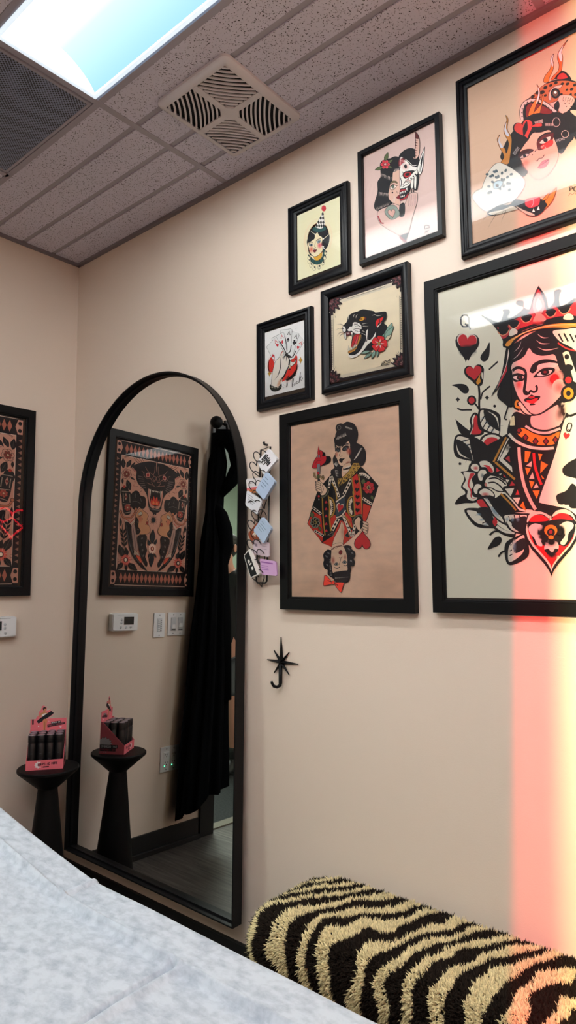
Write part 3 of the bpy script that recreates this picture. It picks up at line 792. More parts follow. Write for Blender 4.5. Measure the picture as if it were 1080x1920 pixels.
A.f('f2e3bd', '520 838 520 838 545 885 588 912 596 955 582 1010 602 1085 588 1132 540 1182 480 1203 428 1170 402 1108 384 1050 372 1005 400 992 440 962 474 935 482 872', 4)
A.f('y', '468 1205 520 1200 585 1140 590 1200 550 1252 498 1258', 3)
A.f('t', '388 1172 440 1222 498 1262 552 1254 598 1200 612 1108 650 1120 646 1200 610 1276 540 1322 470 1312 416 1268 386 1216', 3)
for q in ('400 1190 392 1270', '440 1225 425 1320', '480 1255 474 1350', '520 1262 528 1360', '560 1250 580 1330', '590 1215 625 1280', '605 1170 650 1210', '612 1130 655 1140'): A.l('k', 9, q, taper=1)
for x, y in ((400, 1222), (402, 1275), (432, 1335), (482, 1382), (556, 1362), (612, 1300), (636, 1220), (646, 1145)):
    A.e('efe8c4', x, y, 20, 32, 12, 4); A.e('k', x+6, y-16, 8, 14)
A.l('e8dcc0', 7, '418 820 450 850 490 868'); A.l('e8dcc0', 8, '690 868 650 905 600 945'); A.e('w', 608, 938, 10); A.e('w', 610, 1055, 12); A.e('w', 480, 868, 9)
A.l('k', 6, '600 1058 620 1085 640 1105'); A.e('w', 622, 1082, 10, 12, 0, 3)
A.g('e0506a', 556, 1035, 48, 62, a=.95); A.g('e0604a', 432, 1100, 42, 66, a=.9)
A.l('k', 8, '500 975 530 945 575 935'); A.l('k', 7, '388 1018 420 990 455 1002')
A.f('9fb4bd', '512 985 540 960 575 962 560 990 530 1002', 5); A.e('k', 546, 980, 12); A.f('9fb4bd', '395 1032 425 1012 455 1030 430 1050', 5); A.e('k', 428, 1032, 12)
A.l('k', 5, '525 880 520 930', taper=2); A.l('k', 5, '440 1052 430 1095', taper=2)
A.l('k', 5, '492 990 482 1050 498 1068 470 1085 460 1075'); A.f('7a2430', '458 1120 478 1100 490 1106 512 1098 506 1122 484 1144', 3)
picture(A, (1.281, 1.524, 2.209, 2.507), (1.314, 1.488, 2.249, 2.474), 'step', M_navy, 'small black framed portrait of a woman in a chequered cone party hat')

# ---- half woman, half horned demon
A = Art((660, 200, 5.684), [(107, 527), (877, 157), (918, 1312), (134, 1607)], .246, .325, 'e0c2ba')
D = '#'
A.f('k', '300 690 296 600 340 560 400 548 450 528 500 545 515 640 510 700 440 720 425 790 410 800 395 870 385 960 455 970 450 1010 400 1040 330 1090 262 1102 232 1060 245 990 270 900 268 800 300 745', 3)
A.f('k', '490 545 530 480 600 443 665 455 700 520 715 600 690 660 560 680 510 640', 3)
for k in range(8): A.l('e4cfc6', 5, [(306+k*15, 705+k*6), (312+k*14, 745+k*6)], taper=1)
for k in range(8): A.l('e4cfc6', 5, [(288+k*13, 905+k*2), (284+k*13, 945+k*1)], taper=1)
for k in range(10): A.l('e4cfc6', 4, [(250+k*15, 1100-k*6), (262+k*15, 1065-k*6)], taper=1)
A.f('e3b9a6', '432 700 450 690 500 670 512 700 505 760 512 860 512 990 510 1050 450 1030 395 985 385 930 392 880 405 820 425 790', 3)
for k in range(6): A.l('e4cfc6', 5, [(444+k*10, 690-k*4), (452+k*9, 658-k*2)], taper=1)
A.leaf('g', 345, 580, 378, 485, .42, 4); A.leaf('g', 325, 640, 240, 668, .4, 4); A.leaf('g', 375, 600, 432, 560, .4, 4); A.leaf('g', 380, 630, 425, 650, .5, 4)
A.flower('r', 350, 612, 50, 6, o=4, core='d8a6a0', edge='e05060')
A.f('7d6a4a', '400 815 430 788 470 792 482 815 450 806 420 812', 3); A.f('efe0d4', '402 862 430 832 470 842 455 865 420 875', 4); A.e('5b6a5c', 434, 848, 14, 16, 0, 4); A.l('k', 6, '400 858 430 826 470 838 490 835'); A.l('k', 4, '398 872 425 885 462 872')
A.e('k', 430, 912, 9); A.l('k', 4, '475 895 482 918 495 912'); A.f('8a2530', '472 965 500 940 515 948 515 975 492 978', 3)
for k in range(4): A.l('e4cfc6', 4, [(440, 945+k*14), (462-k*2, 960+k*16), (430, 990+k*10)])
A.f('w', '510 560 545 548 600 575 640 620 690 625 700 680 660 720 600 760 560 800 600 790 620 830 560 870 512 890', 4)
A.f('k', '512 560 560 545 610 575 650 615 700 610 700 640 655 640 615 615 580 580 540 570', 2); A.l('w', 5, '515 552 560 558 605 590 645 628 690 622')
A.g('c82030', 530, 600, 45, 62, a=.95); A.g('d84848', 570, 640, 55, 45, a=.5)
A.f('k', '553 632 570 612 583 640 568 660', 2)
for k in range(4): A.l('k', 5, [(522+k*10, 580+k*3), (524+k*9, 618+k*2)], taper=1)
A.f('k', '540 712 575 690 630 680 660 685 630 725 570 765 545 745', 3); A.e('b42a34', 588, 722, 42, 26, -14); A.e('k', 590, 720, 26, 16, -14); A.l('c83038', 4, '552 735 575 750 610 740 630 715')
A.f('w', '600 762 650 700 695 670 700 690 690 730 640 770 610 782', 5)
for x, y in ((628, 762), (652, 742), (674, 722)): A.e('k', x, y, 9)
A.l('k', 7, '512 750 525 800 520 850'); A.l('k', 6, '540 830 570 800 600 815 560 838 540 850'); A.l('k', 6, '530 690 545 705 560 700 575 680'); A.l('k', 5, '516 740 540 735')
A.f('k', '512 880 560 865 610 840 625 870 600 920 560 960 512 985', 3)
A.f('a92832', '512 885 560 875 590 868 570 890 515 905', 2); A.f('a92832', '512 985 560 965 600 915 600 950 560 985 515 1000', 2)
for x, y in ((520, 920), (536, 912), (552, 914), (568, 905)): A.f('w', [(x-8, y-10), (x+8, y-12), (x, y+14)], 2, 0)
for x, y in ((522, 955), (540, 950), (556, 944)): A.f('w', [(x-8, y+10), (x+8, y+8), (x, y-12)], 2, 0)
A.f('w', '570 870 590 860 588 900', 3, 0)
A.f('k', '600 850 640 800 690 720 715 740 705 830 690 890 640 870', 2)
for q in ('625 860 630 790 655 765 650 860', '662 860 662 770 685 745 680 870'): A.f('w', q, 3)
A.f('w', '690 660 710 600 735 520 772 430 772 430 762 540 752 640 735 712 712 722 700 690', 6); A.f('k', '722 640 736 560 756 500 744 600 730 680 718 690', 2); A.l('w', 5, '728 610 726 660 720 690')
A.f('e2b8a8', '672 268 672 268 700 305 716 360 718 440 712 510 690 552 655 555 650 535 672 545 668 470 676 400 672 330', 6)
A.f('5a1f1e', '672 268 672 268 700 310 708 345 676 340 672 300', 2)
for k in range(7): A.l('5a1f1e', 12, [(668+k*0, 520-k*27), (692+k*1.5, 526-k*27)], taper=1)
for k in range(3): A.l('k', 9, [(606+k*24, 935), (612+k*24, 880)], taper=0)
# lower, washed-out body
A.f('ddb8ae', '440 1030 510 1050 560 1040 610 930 690 920 692 1020 660 1130 600 1350 560 1440 520 1380 400 1310 300 1240 270 1150 290 1100 380 1060', 4)
for k in range(4): A.l('k', 4, [(612+k*20, 935), (606+k*22, 1060)])
A.f('k', '510 1050 560 1030 560 1150 510 1165', 3); A.f('k', '510 1370 610 1335 565 1440', 3, 0); A.l('a8323a', 14, '278 1160 310 1230 340 1240'); A.f('8f9a90', '350 1120 400 1050 470 1060 510 1150 420 1200', 4); A.heart('d8a89c', 425, 1130, 80, 100, -12, 4)
for k in range(5): A.e('a8323a', 520+k*14, 1390+k*12, 10, 14, 0, 3)
A.l('k', 7, '775 1295 778 1272 800 1262 822 1268 828 1285 775 1302'); A.l('k', 7, '778 1352 780 1330 826 1314', 0); A.l('k', 7, '800 1322 806 1345', 0)
picture(A, (1.564, 1.842, 2.216, 2.58), (1.577, 1.823, 2.240, 2.566), 'plain', M_navy, 'black framed print of a face half woman and half horned demon')

# ---- hand of aces
A = Art((470, 590, 9), [(226, 315), (888, 92), (908, 1235), (246, 1390)], .174, .223, 'ffffff')
A.g('f08060', 330, 870, 70, 170, a=.9, core=.7); A.e('e02c22', 345, 850, 45, 130)
A.g('f08060', 660, 950, 140, 240, 22, a=.9, core=.75); A.f('e22e22', '690 730 765 700 770 830 735 960 640 1060 560 1120 520 1130 600 980 640 860')
def card(t): A.f('f3f5f5', t, 4, 0)
card('620 780 805 350 890 455 720 740 660 775'); card('600 660 685 280 800 325 690 725 640 700'); card('490 265 660 243 680 258 660 600 640 650 590 660 540 400 478 330')
card('345 400 530 300 548 320 600 640 570 660 430 440 345 440'); card('258 550 420 380 560 670 400 835')
A.l('k', 16, '470 450 560 600 590 668', 0); A.l('k', 12, '560 370 595 520 600 620', 0); A.l('k', 14, '668 520 655 620 620 655 580 670'); A.l('k', 14, '745 620 700 710 660 720 600 690')
for x, y, c, ro in ((412, 455, 'r', -25), (512, 372, 'r', -12), (630, 312, 'k', 6), (748, 372, 'k', 16), (838, 480, 'r', 32), (385, 765, 'r', 155)):
    a = math.radians(ro); ux = (math.cos(a), math.sin(a)); uy = (-math.sin(a), math.cos(a))
    A.l(c, 8, [(x-22*ux[0]+30*uy[0], y-22*ux[1]+30*uy[1]), (x-32*uy[0], y-32*uy[1]), (x+22*ux[0]+30*uy[0], y+22*ux[1]+30*uy[1])], 0)
    A.e(None, x-6*uy[0], y-6*uy[1], 9, 14, ro, 6, oc=c); A.l(c, 8, [(x-28*ux[0]+32*uy[0], y-28*ux[1]+32*uy[1]), (x-10*ux[0]+32*uy[0], y-10*ux[1]+32*uy[1])], 0); A.l(c, 8, [(x+12*ux[0]+32*uy[0], y+12*ux[1]+32*uy[1]), (x+30*ux[0]+32*uy[0], y+30*ux[1]+32*uy[1])], 0)
A.heart('r', 440, 522, 44, 66, -12); A.heart('r', 785, 560, 44, 62, 14); A.heart('r', 372, 700, 44, 62, 165); A.diamond('r', 520, 468, 36, 76)
A.heart('k', 616, 425, 44, 62, 186); A.f('k', '612 440 606 468 628 466', 0, 0)
for x, y in ((722, 450), (708, 480), (738, 482)): A.e('k', x, y, 17)
A.f('k', '720 470 704 520 728 518', 0, 0)
A.f('f6efe4', '350 1180 355 1060 375 920 410 800 470 730 505 660 530 615 548 640 530 740 560 700 590 690 620 705 650 775 700 810 735 790 755 740 762 750 745 820 700 870 645 900 600 960 560 1040 500 1150 480 1215 420 1225', 5)
A.l('k', 15, '530 680 500 740 498 860 480 960 450 1040 400 1108', taper=2); A.l('k', 16, '650 780 640 860 600 940 560 1030 490 1130'); A.l('k', 16, '600 700 640 760 632 860'); A.l('k', 20, '560 700 548 770', taper=1); A.l('k', 20, '600 720 590 800', taper=1)
A.l('k', 10, '755 745 742 820 700 865 660 888'); A.l('r', 9, '500 680 530 620', taper=0); A.g('d88a3c', 480, 1160, 40, 110, 20, a=.7); A.f('k', '560 690 590 660 640 690 690 730 640 735 600 720', 0)
A.e('e8d6b0', 650, 885, 14, 32, 0, 4); A.e('k', 652, 932, 14, 10)
A.f('20241f', '330 1175 350 1200 400 1222 450 1225 490 1200 512 1170 520 1210 500 1260 440 1292 370 1290 328 1240', 4)
for k in range(7): A.diamond('e8e6d0', 350+k*24, 1218+12*math.sin(k*.55)+6, 12, 20)
A.star4(830, 778, 150, 300); A.star4(318, 1000, 130, 260)
for x, y in ((752, 242), (782, 890), (553, 1210), (342, 880)):
    for dx, dy in ((0, -1), (0, 1), (1, -.25), (-1, .25)): A.l('k', 3, [(x+dx*10, y+dy*14), (x+dx*30, y+dy*46)], taper=1)
for q in ('600 1228 618 1190 600 1110 585 1100 640 1035 622 1060 600 1230', '625 1110 620 1070 640 1095 640 1050', '672 1060 652 1080 668 1090 690 1050', '700 1040 720 985 735 960 708 1050', '712 1020 730 1000 732 1040 760 1020'): A.l('k', 6, q)
for q in ('690 1225 700 1190 720 1090 696 1120 694 1225 712 1215', '728 1170 722 1200 742 1190 748 1150', '785 1130 765 1150 775 1175 800 1150', '808 1160 820 1050 832 980 812 1150', '818 1090 845 1050 830 1090 850 1120 872 1075'): A.l('k', 6, q)
picture(A, (1.137, 1.375, 1.84, 2.145), (1.168, 1.341, 1.885, 2.109), 'step', M_navy, 'small black framed print of a hand fanning out five playing cards')

# ---- roaring panther with a red flower
A = Art((590, 480, 5.4), [(150, 440), (895, 183), (905, 1115), (153, 1290)], .264, .270, 'fbebcb')
A.f('2a2024', [(150, 440), (895, 183), (895, 262), (150, 505)], 0, 0); A.f('2a2024', [(148, 1235), (905, 1060), (905, 1130), (148, 1300)], 0, 0)
A.f('2a2024', [(150, 440), (186, 430), (188, 1290), (153, 1295)], 0, 0); A.f('2a2024', [(862, 195), (895, 183), (905, 1120), (862, 1130)], 0, 0)
A.f('e8dcc4', [(152, 475), (895, 225), (895, 265), (152, 512)], 0, 0); A.f('e8dcc4', [(152, 1225), (900, 1068), (902, 1098), (152, 1258)], 0, 0)
A.f('e8dcc4', [(166, 600), (184, 595), (186, 1150), (170, 1155)], 0, 0); A.f('e8dcc4', [(862, 360), (880, 355), (884, 980), (866, 985)], 0, 0)
for k in range(26): A.e('k', 330+k*15.5, 412-k*5.2, 4.5, 5); A.e('k', 330+k*15.5, 1240-k*3.55, 4.5, 5)
for k in range(28): A.e('k', 174, 650+k*17.2, 4, 5)
for k in range(30): A.e('k', 872, 420+k*18, 4, 5)
A.l('k', 3, '330 432 715 305', 0); A.l('k', 3, '330 1232 700 1148', 0); A.l('k', 3, '188 640 190 1120', 0); A.l('k', 3, '858 400 862 950', 0)
for cx, cy, a0, a1 in ((150, 450, -25, 105), (890, 200, 75, 205), (900, 1110, 180, 285), (155, 1285, -95, 10)):
    for rr, cc in ((135, '2a2024'), (105, '6e3a40'), (75, '2a2024'), (52, '7a4248')):
        for k in range(5):
            a = math.radians(a0+(a1-a0)*(k+.5)/5)
            A.leaf(cc, cx+math.cos(a)*rr*.2, cy+math.sin(a)*rr*.2, cx+math.cos(a)*rr, cy+math.sin(a)*rr*1.02, .46, 3, oc='1a1216')
    for k in range(4):
        a = math.radians(a0+(a1-a0)*(k+.5)/4); A.l('b9a9a0', 3, [(cx+math.cos(a)*28, cy+math.sin(a)*28), (cx+math.cos(a)*48, cy+math.sin(a)*48)]); A.e('c8c0b4', cx+math.cos(a)*118, cy+math.sin(a)*120, 7, 5)
A.leaf('8fb4a4', 700, 860, 785, 680, .3, 4); A.leaf('8fb4a4', 700, 850, 800, 715, .3, 4); A.leaf('e0d6b8', 710, 860, 775, 800, .4, 4); A.leaf('6fa08c', 690, 830, 680, 745, .5, 4)
A.f('k', '300 700 330 665 345 610 390 578 440 562 490 542 545 550 600 560 620 575 700 565 728 575 722 640 700 680 735 720 700 790 640 850 600 930 560 965 510 975 500 965 440 1000 400 1020 355 1010 352 985 400 960 440 900 470 850 478 800 400 790 385 830 375 880 366 930 372 880 380 820 360 800 300 780 290 745', 3)
A.f('w', '522 770 545 745 540 850 585 830 620 770 600 850 545 890 490 960 430 1015 380 1035 345 1020 342 995 360 1005 410 1000 460 960 500 890 520 850', 0)
A.l('k', 7, '545 700 538 800 525 870'); A.f('k', '545 720 600 760 590 820 548 850', 0)
A.f('c22a2e', '398 810 450 790 470 805 440 870 425 905 400 915 372 925 375 880', 5); A.f('e0505a', '415 830 440 815 430 880 405 905', 0); A.l('k', 5, '428 812 412 860 395 905')
A.f('c88a3c', '455 800 472 810 452 870 430 920 425 955 380 975 345 990 342 965 390 950 415 930 428 890', 4); A.f('k', '440 905 470 850 500 860 470 930 420 985 370 1005 400 970', 0)
for x, y, h in ((348, 955, 50), (372, 948, 36), (390, 935, 32), (404, 930, 36), (420, 918, 28)): A.f('f0e8d4', [(x-10, y), (x+10, y-3), (x-3, y-h)], 3, 0)
A.f('w', '330 740 360 715 380 712 388 680 410 668 450 680 472 700 482 735 460 755 468 780 450 792 420 790 396 780 376 762 345 765', 5)
for k in range(4): A.l('k', 5, [(412+k*20, 714+k*2), (424+k*20, 716+k*2)])
for k in range(4): A.l('k', 5, [(412+k*16, 760+k*3), (424+k*16, 762+k*3)])
A.l('k', 5, '400 700 430 700 480 725'); A.l('k', 5, '395 745 430 738 470 745'); A.l('k', 5, '400 690 440 690')
A.f('w', '285 730 300 705 318 738 316 765 292 770', 4); A.f('k', '330 712 355 720 335 745', 2); A.f('7a3034', '320 770 360 768 372 790 335 808 318 800', 3)
A.f('w', '310 775 320 790 318 850 300 812', 4); A.f('w', '365 768 388 775 380 825', 4, 0)
for x in (332, 348): A.f('w', [(x-7, 778), (x+7, 780), (x, 800)], 2, 0)
A.f('d49a2a', '455 650 470 625 505 615 508 640 490 656 462 660', 5); A.e('k', 474, 640, 9, 8); A.f('7a2a20', '508 620 528 628 512 655', 2, 0)
A.f('R', '618 670 640 640 670 630 700 615 690 650 668 680 640 700 632 720 620 710', 4); A.l('k', 8, '655 640 662 670 645 690'); A.f('f2d8d0', '632 715 650 700 690 668 660 705 640 728', 3)
for q in ('582 608 610 595 640 608 690 598', '345 648 350 610 362 590', '395 625 400 600 412 590', '420 632 425 608 440 592'): A.l('e8e2d4', 5, q, taper=2)
for q in ('310 715 265 690 222 700', '300 740 250 735 218 752', '292 770 255 780 228 815', '300 790 270 800 250 830'): A.l('k', 7, q, taper=1)
for q in ('485 690 540 680', '490 712 548 712', '485 760 530 780', '478 785 540 815'): A.l('e8e2d4', 5, q, taper=1)
A.leaf('8fb4a4', 560, 965, 465, 990, .3, 4); A.leaf('8fb4a4', 580, 980, 500, 1040, .3, 4); A.leaf('8fb4a4', 610, 960, 575, 1045, .34, 4); A.leaf('8fb4a4', 640, 960, 630, 1030, .34, 4); A.leaf('8fb4a4', 560, 985, 545, 1025, .34, 3)
for k in range(5):
    a = math.radians(-75+72*k); x, y = 655+math.cos(a)*50, 893+math.sin(a)*54
    A.f('e22a30', [(655, 893), (x-math.sin(a)*34-math.cos(a)*8, y+math.cos(a)*34-math.sin(a)*8), (x+math.cos(a)*24-math.sin(a)*30, y+math.sin(a)*24+math.cos(a)*30), (x+math.cos(a)*24+math.sin(a)*30, y+math.sin(a)*24-math.cos(a)*30), (x+math.sin(a)*34-math.cos(a)*8, y-math.cos(a)*34-math.sin(a)*8)], 5)
    A.l('f4e8e0', 14, [(655+math.cos(a)*14, 893+math.sin(a)*14), (655+math.cos(a)*50, 893+math.sin(a)*52)], taper=1)
A.e('c89a3c', 653, 890, 14, 16, 0, 4)
for q in ('672 1115 690 1075 700 1090 672 1100', '700 1090 715 1062 728 1080', '725 1085 760 1050', '665 1118 680 1110 770 1080', '705 1112 745 1100', '740 1070 765 1060'): A.l('k', 5, q)
for q in ('205 610 195 585', '215 625 212 600', '835 420 845 385', '850 430 852 390', '840 1000 825 975', '852 990 845 960', '205 1150 195 1120', '215 1140 212 1110'): A.l('k', 3, q, taper=1)
picture(A, (1.418, 1.73, 1.845, 2.176), (1.443, 1.707, 1.877, 2.1475), 'round', M_navy, 'black framed print of a snarling black panther head with a red flower', pm=M_aged)

# ---- two-headed queen of hearts on kraft paper
A = Art((510, 720, 3.857), [(130, 305), (920, 150), (942, 1555), (132, 1535)], .406, .549, 'ffd6ba')
A.g('b98a6c', 850, 1450, 300, 260, a=.35); A.g('dcb89c', 450, 420, 300, 200, a=.5); A.g('c09272', 250, 1500, 260, 160, a=.3)
A.org(570, 780, 6.75)
SK = 'f0cdb0'; RO = 'dc3c2e'; WH = 'efe0cc'; GO = 'b58a3c'
LOW = lambda x, y: (x, y+810)                      # the lower crop starts 120 px further down the wall
def T(t, dy=0):
    v = [float(q) for q in t.split()]; return [(v[i], v[i+1]+dy) for i in range(0, len(v), 2)]
# robe
A.f('1a1a1e', T('345 740 250 850 160 980 108 1130 38 1365 140 1485 222 1610 350 1650 490 1635 640 1510 760 1400 800 1290 850 1150 900 1020 940 890 830 760 735 660 620 590 480 640'), 5, 0)
A.f(RO, T('735 1290 745 1110 845 1150 780 1330 760 1400'), 3, 0); A.f(RO, T('105 1205 215 1270 235 1530 222 1600 38 1365'), 4, 0)
A.f(RO, T('330 1280 395 1250 400 1310 340 1420 330 1420'), 3, 0); A.f(RO, T('520 1210 600 1300 610 1420 560 1400 500 1290'), 3, 0)
A.f(RO, T('470 1320 620 1470 650 1500 485 1640 480 1480'), 3, 0); A.f(RO, T('222 1605 360 1520 450 1330 470 1330 420 1550 345 1660'), 4, 0)
A.f(SK, T('470 1340 500 1400 490 1560 480 1640 400 1640 345 1690 370 1560 440 1420'), 4)
A.g('c08a74', 480, 1460, 30, 120, a=.7)
def dotband(t0, t1, n, w, rx=9, ry=13):
    (x0, y0), (x1, y1) = t0, t1; dx, dy = x1-x0, y1-y0; q = math.hypot(dx, dy); nx, ny = -dy/q*w/2, dx/q*w/2
    A.f(WH, [(x0+nx, y0+ny), (x1+nx, y1+ny), (x1-nx, y1-ny), (x0-nx, y0-ny)], 4, 0)
    for k in range(n): A.e('k', x0+dx*(k+.5)/n, y0+dy*(k+.5)/n, ry, rx, math.degrees(math.atan2(dy, dx)), 0, n=10)
dotband((345, 765), (440, 1030), 6, 36); dotband((595, 810), (500, 1000), 4, 40, 11, 17); dotband((335, 770), (312, 915), 3, 30, 8, 12)
dotband((430, 1300), (350, 1450), 3, 46, 12, 18); dotband((490, 1260), (600, 1530), 6, 36); dotband((640, 1380), (610, 1530), 3, 36, 9, 13)
dotband((740, 1045), (855, 1125), 4, 38); dotband((108, 1160), (215, 1245), 4, 34); dotband((125, 1450), (240, 1520), 4, 34)
for p in ('700 745 760 745 830 795',): A.l('k', 46, p); A.l(WH, 36, p)
for x, y in ((712, 750), (738, 750), (764, 758), (788, 772), (808, 788)): A.e('k', x, y, 8, 10, 0, 0, n=8)
# red stripe with hearts
A.f('d8322e', T('610 780 675 730 710 900 725 1080 730 1260 640 1280 630 1100 622 930'), 5, 0)
for k, (x, y) in enumerate(((662, 838), (670, 940), (676, 1030), (678, 1112), (675, 1198))): A.heart('k', x, y, 56, 66, 8)
A.l(GO, 15, T('605 770 622 930 640 1100 650 1280')); A.l('k', 4, T('592 770 610 930 628 1100 640 1280')); A.l(GO, 15, T('690 745 716 900 728 1080 724 1260')); A.l('k', 4, T('702 745 728 900 740 1080 736 1260'))
A.f('1a1a1e', T('240 1050 310 1010 330 1200 330 1460 350 1500 270 1500 245 1300'), 4, 0)
for y in (1095, 1180, 1270, 1370, 1455): A.heart('cf3540', 275+(y-1095)*.02, y, 34, 40, 180)
A.l(GO, 15, T('232 1040 235 1200 245 1350 262 1510')); A.l(GO, 14, T('305 1010 325 1150 322 1300 340 1460')); A.l(GO, 14, T('350 850 395 930 415 1060')); A.l('k', 4, T('336 850 380 930 400 1060'))
A.l(GO, 14, T('510 1260 560 1330 600 1420')); A.l('k', 4, T('498 1270 548 1340 588 1430'))
# ray fans
for cx, cy, s in ((320, 1160, 1), (610, 1150, -1)):
    A.e(GO, cx+s*4, cy, 72, 135, 0, 4); A.e('k', cx-s*2, cy, 56, 118, 0, 0)
    for k in range(11):
        a = math.radians(-78+156*k/10); A.l(WH, 12, [(cx+s*18*math.cos(a), cy+55*math.sin(a)), (cx+s*46*math.cos(a), cy+105*math.sin(a))], 0)
A.f('1a1a1e', T('255 1010 310 1000 318 1480 268 1500 250 1300'), 0, 0)
for y in (1095, 1180, 1270, 1370, 1455): A.heart('cf3540', 278, y, 34, 40, 180)
A.l(GO, 14, T('308 1010 322 1150 320 1300 334 1460')); A.f('d8322e', T('626 1000 720 1000 728 1260 642 1272 632 1100'), 0, 0)
for k, (x, y) in enumerate(((676, 1030), (678, 1112), (675, 1198))): A.heart('k', x, y, 56, 66, 8)
A.l(GO, 14, T('618 960 632 1100 644 1280'))
# belt and heart buckle
A.f('31414f', T('400 1080 520 1000 530 1200 400 1290'), 4, 0); A.l('k', 26, T('400 1095 470 1040 520 1010')); A.l(WH, 16, T('402 1095 470 1042 520 1008')); A.l('k', 26, T('405 1290 470 1270 525 1200')); A.l(WH, 16, T('405 1290 470 1268 525 1198'))
A.heart(WH, 452, 1160, 96, 140, 14, 4); A.heart('d03038', 455, 1166, 76, 116, 14, 3)
# flowers on the sleeves
A.leaf('g', 745, 870, 760, 800, .8, 4); A.leaf('g', 850, 1010, 875, 1070, .6, 4)
A.flower('c9303a', 820, 912, 78, 7, .92, 12, 4, core='e6c98a', cr=.36, fat=.40); A.e('k', 822, 912, 18, 22); A.e('w', 828, 904, 6)
A.leaf('g', 110, 1290, 95, 1215, .7, 4); A.leaf('g', 190, 1400, 212, 1460, .6, 4)
A.flower('1a1a1e', 140, 1350, 72, 7, .85, 12, 4, core='c8aa5c', edge='8c8a78', cr=.34, fat=.40); A.e('k', 138, 1350, 14, 18)
# hair and head
A.f('26242a', T('395 360 405 240 420 205 408 160 425 115 470 100 505 105 550 78 620 95 665 140 690 220 682 300 672 345 745 385 785 460 785 560 750 630 700 640 640 620 600 620 560 640 430 690 470 720 465 770 420 780 380 750 345 735 350 690 390 660 375 600 372 540 400 480'), 4)
A.f(SK, T('412 375 440 372 470 385 520 350 565 320 590 370 578 430 575 510 600 575 560 620 500 640 450 620 425 560 408 500 402 440'), 4)
A.f('1a1a1e', T('395 355 430 385 470 390 520 360 575 310 560 260 400 270'), 0)
for k in range(11): A.l('e8ddd0', 7, [(420+k*12, 300-k*5+(k % 3)*5), (432+k*10, 262-k*5)], taper=1)
for k in range(9): A.l('e8ddd0', 6, [(530+k*10, 135+k*3), (545+k*9, 165+k*3)], taper=1)
A.e(None, 452, 150, 22, 26, 0, 5, oc='8c8680')
for k in range(13): A.l('efe6da', 7, [(640+k*7, 560-k*12), (690+k*5, 510-k*8)], taper=1)
for k in range(6): A.l('efe6da', 6, [(385+k*6, 615+k*6), (415+k*4, 585+k*4)], taper=1)
for k in range(6): A.l('efe6da', 6, [(398+k*2, 700+k*12), (440, 690+k*16)], taper=1)
A.l('k', 12, T('412 388 440 412 470 400')); A.l('k', 14, T('480 405 520 365 572 360')); A.f('26242a', T('400 430 430 405 462 420 455 455 425 462'), 2); A.f('26242a', T('488 425 520 385 570 385 572 420 530 450 500 445'), 2)
A.f('5a6a70', T('500 430 530 405 560 412 535 432'), 3); A.f('5a6a70', T('412 445 435 428 455 442 435 455'), 3); A.e('k', 530, 420, 9); A.e('k', 434, 442, 8); A.l('k', 7, T('385 440 410 455'), taper=2)
A.g('cf5a48', 572, 455, 40, 60, a=.9); A.g('cf6a52', 418, 490, 24, 46, a=.8); A.g('b04030', 560, 600, 46, 24, -35, a=.8)
A.l('k', 5, T('470 410 462 480 452 500 470 518 490 505')); A.f('k', T('448 560 470 540 488 545 520 540 500 565 485 598 462 590'), 0); A.l('k', 5, T('500 555 524 545'))
A.f(SK, T('500 640 590 600 600 690 560 740 500 790 480 740'), 3); A.l('k', 22, T('500 680 560 670 625 640')); 
for k in range(7): A.e('efe6da', 512+k*18, 668-k*6, 8)
for k in range(6): A.e('efe6da', 505+k*16, 706-k*3, 7)
A.f('c29a4a', T('630 600 700 600 720 650 670 720 600 790 440 910 430 880 425 800 480 790 560 720'), 5, 0)
for x, y in ((650, 630), (690, 625), (640, 680), (690, 670), (610, 720), (655, 715), (570, 760), (615, 760), (530, 790), (510, 830), (480, 860), (440, 820), (455, 880), (560, 800)): A.e(None, x, y, 13, 10, 30, 8)
A.l('1a1a1e', 10, T('478 790 490 800 440 900'))
# dagger through a heart, left hand
A.heart('1a1a1e', 245, 560, 175, 230, 38); 
A.f('d6303a', T('108 655 140 560 185 500 195 470 205 440 232 445 245 480 240 510 280 510 290 545 275 590 230 630 170 660'), 5)
A.f('d6303a', T('192 378 178 470 186 520 208 520 208 460'), 4, 0); A.f('8f8f9a', T('172 500 210 500 210 740 172 740'), 4, 0); A.l('d6303a', 10, T('190 500 192 600')); A.f('d6303a', T('150 560 168 530 232 540 225 600 160 610'), 0); A.l('k', 4, T('155 605 180 570 225 570'))
A.e('c9303a', 186, 728, 14, 20, 0, 3); A.l('k', 22, T('138 720 135 760 160 785 190 770 215 770 240 800 250 790 245 755')); A.l('b59a6c', 12, T('138 720 135 760 160 785 190 770 215 770 240 800 250 790 245 755')); A.e('g', 186, 770, 16, 26, 0, 4); A.f('3a3436', T('178 800 206 800 210 980 182 980'), 3, 0)
A.f(SK, T('160 840 200 825 250 870 285 910 292 960 260 1005 215 1005 205 960 160 950 150 890'), 5)
for k in range(4): A.e(SK, 182+k*5, 858+k*30, 38, 17, 28, 5)
A.l('k', 5, T('235 880 250 940 215 1000')); A.l('6b6a55', 18, T('300 925 312 960 290 1000 250 1030 215 1030')); A.l('k', 4, T('312 925 326 965 300 1010 255 1042'));A.e('cf3a3e', 192, 1020, 14, 16, 0, 3); A.diamond('e8e0d0', 194, 1060, 14, 32, 2)
A.l('k', 8, T('145 820 160 850')); 
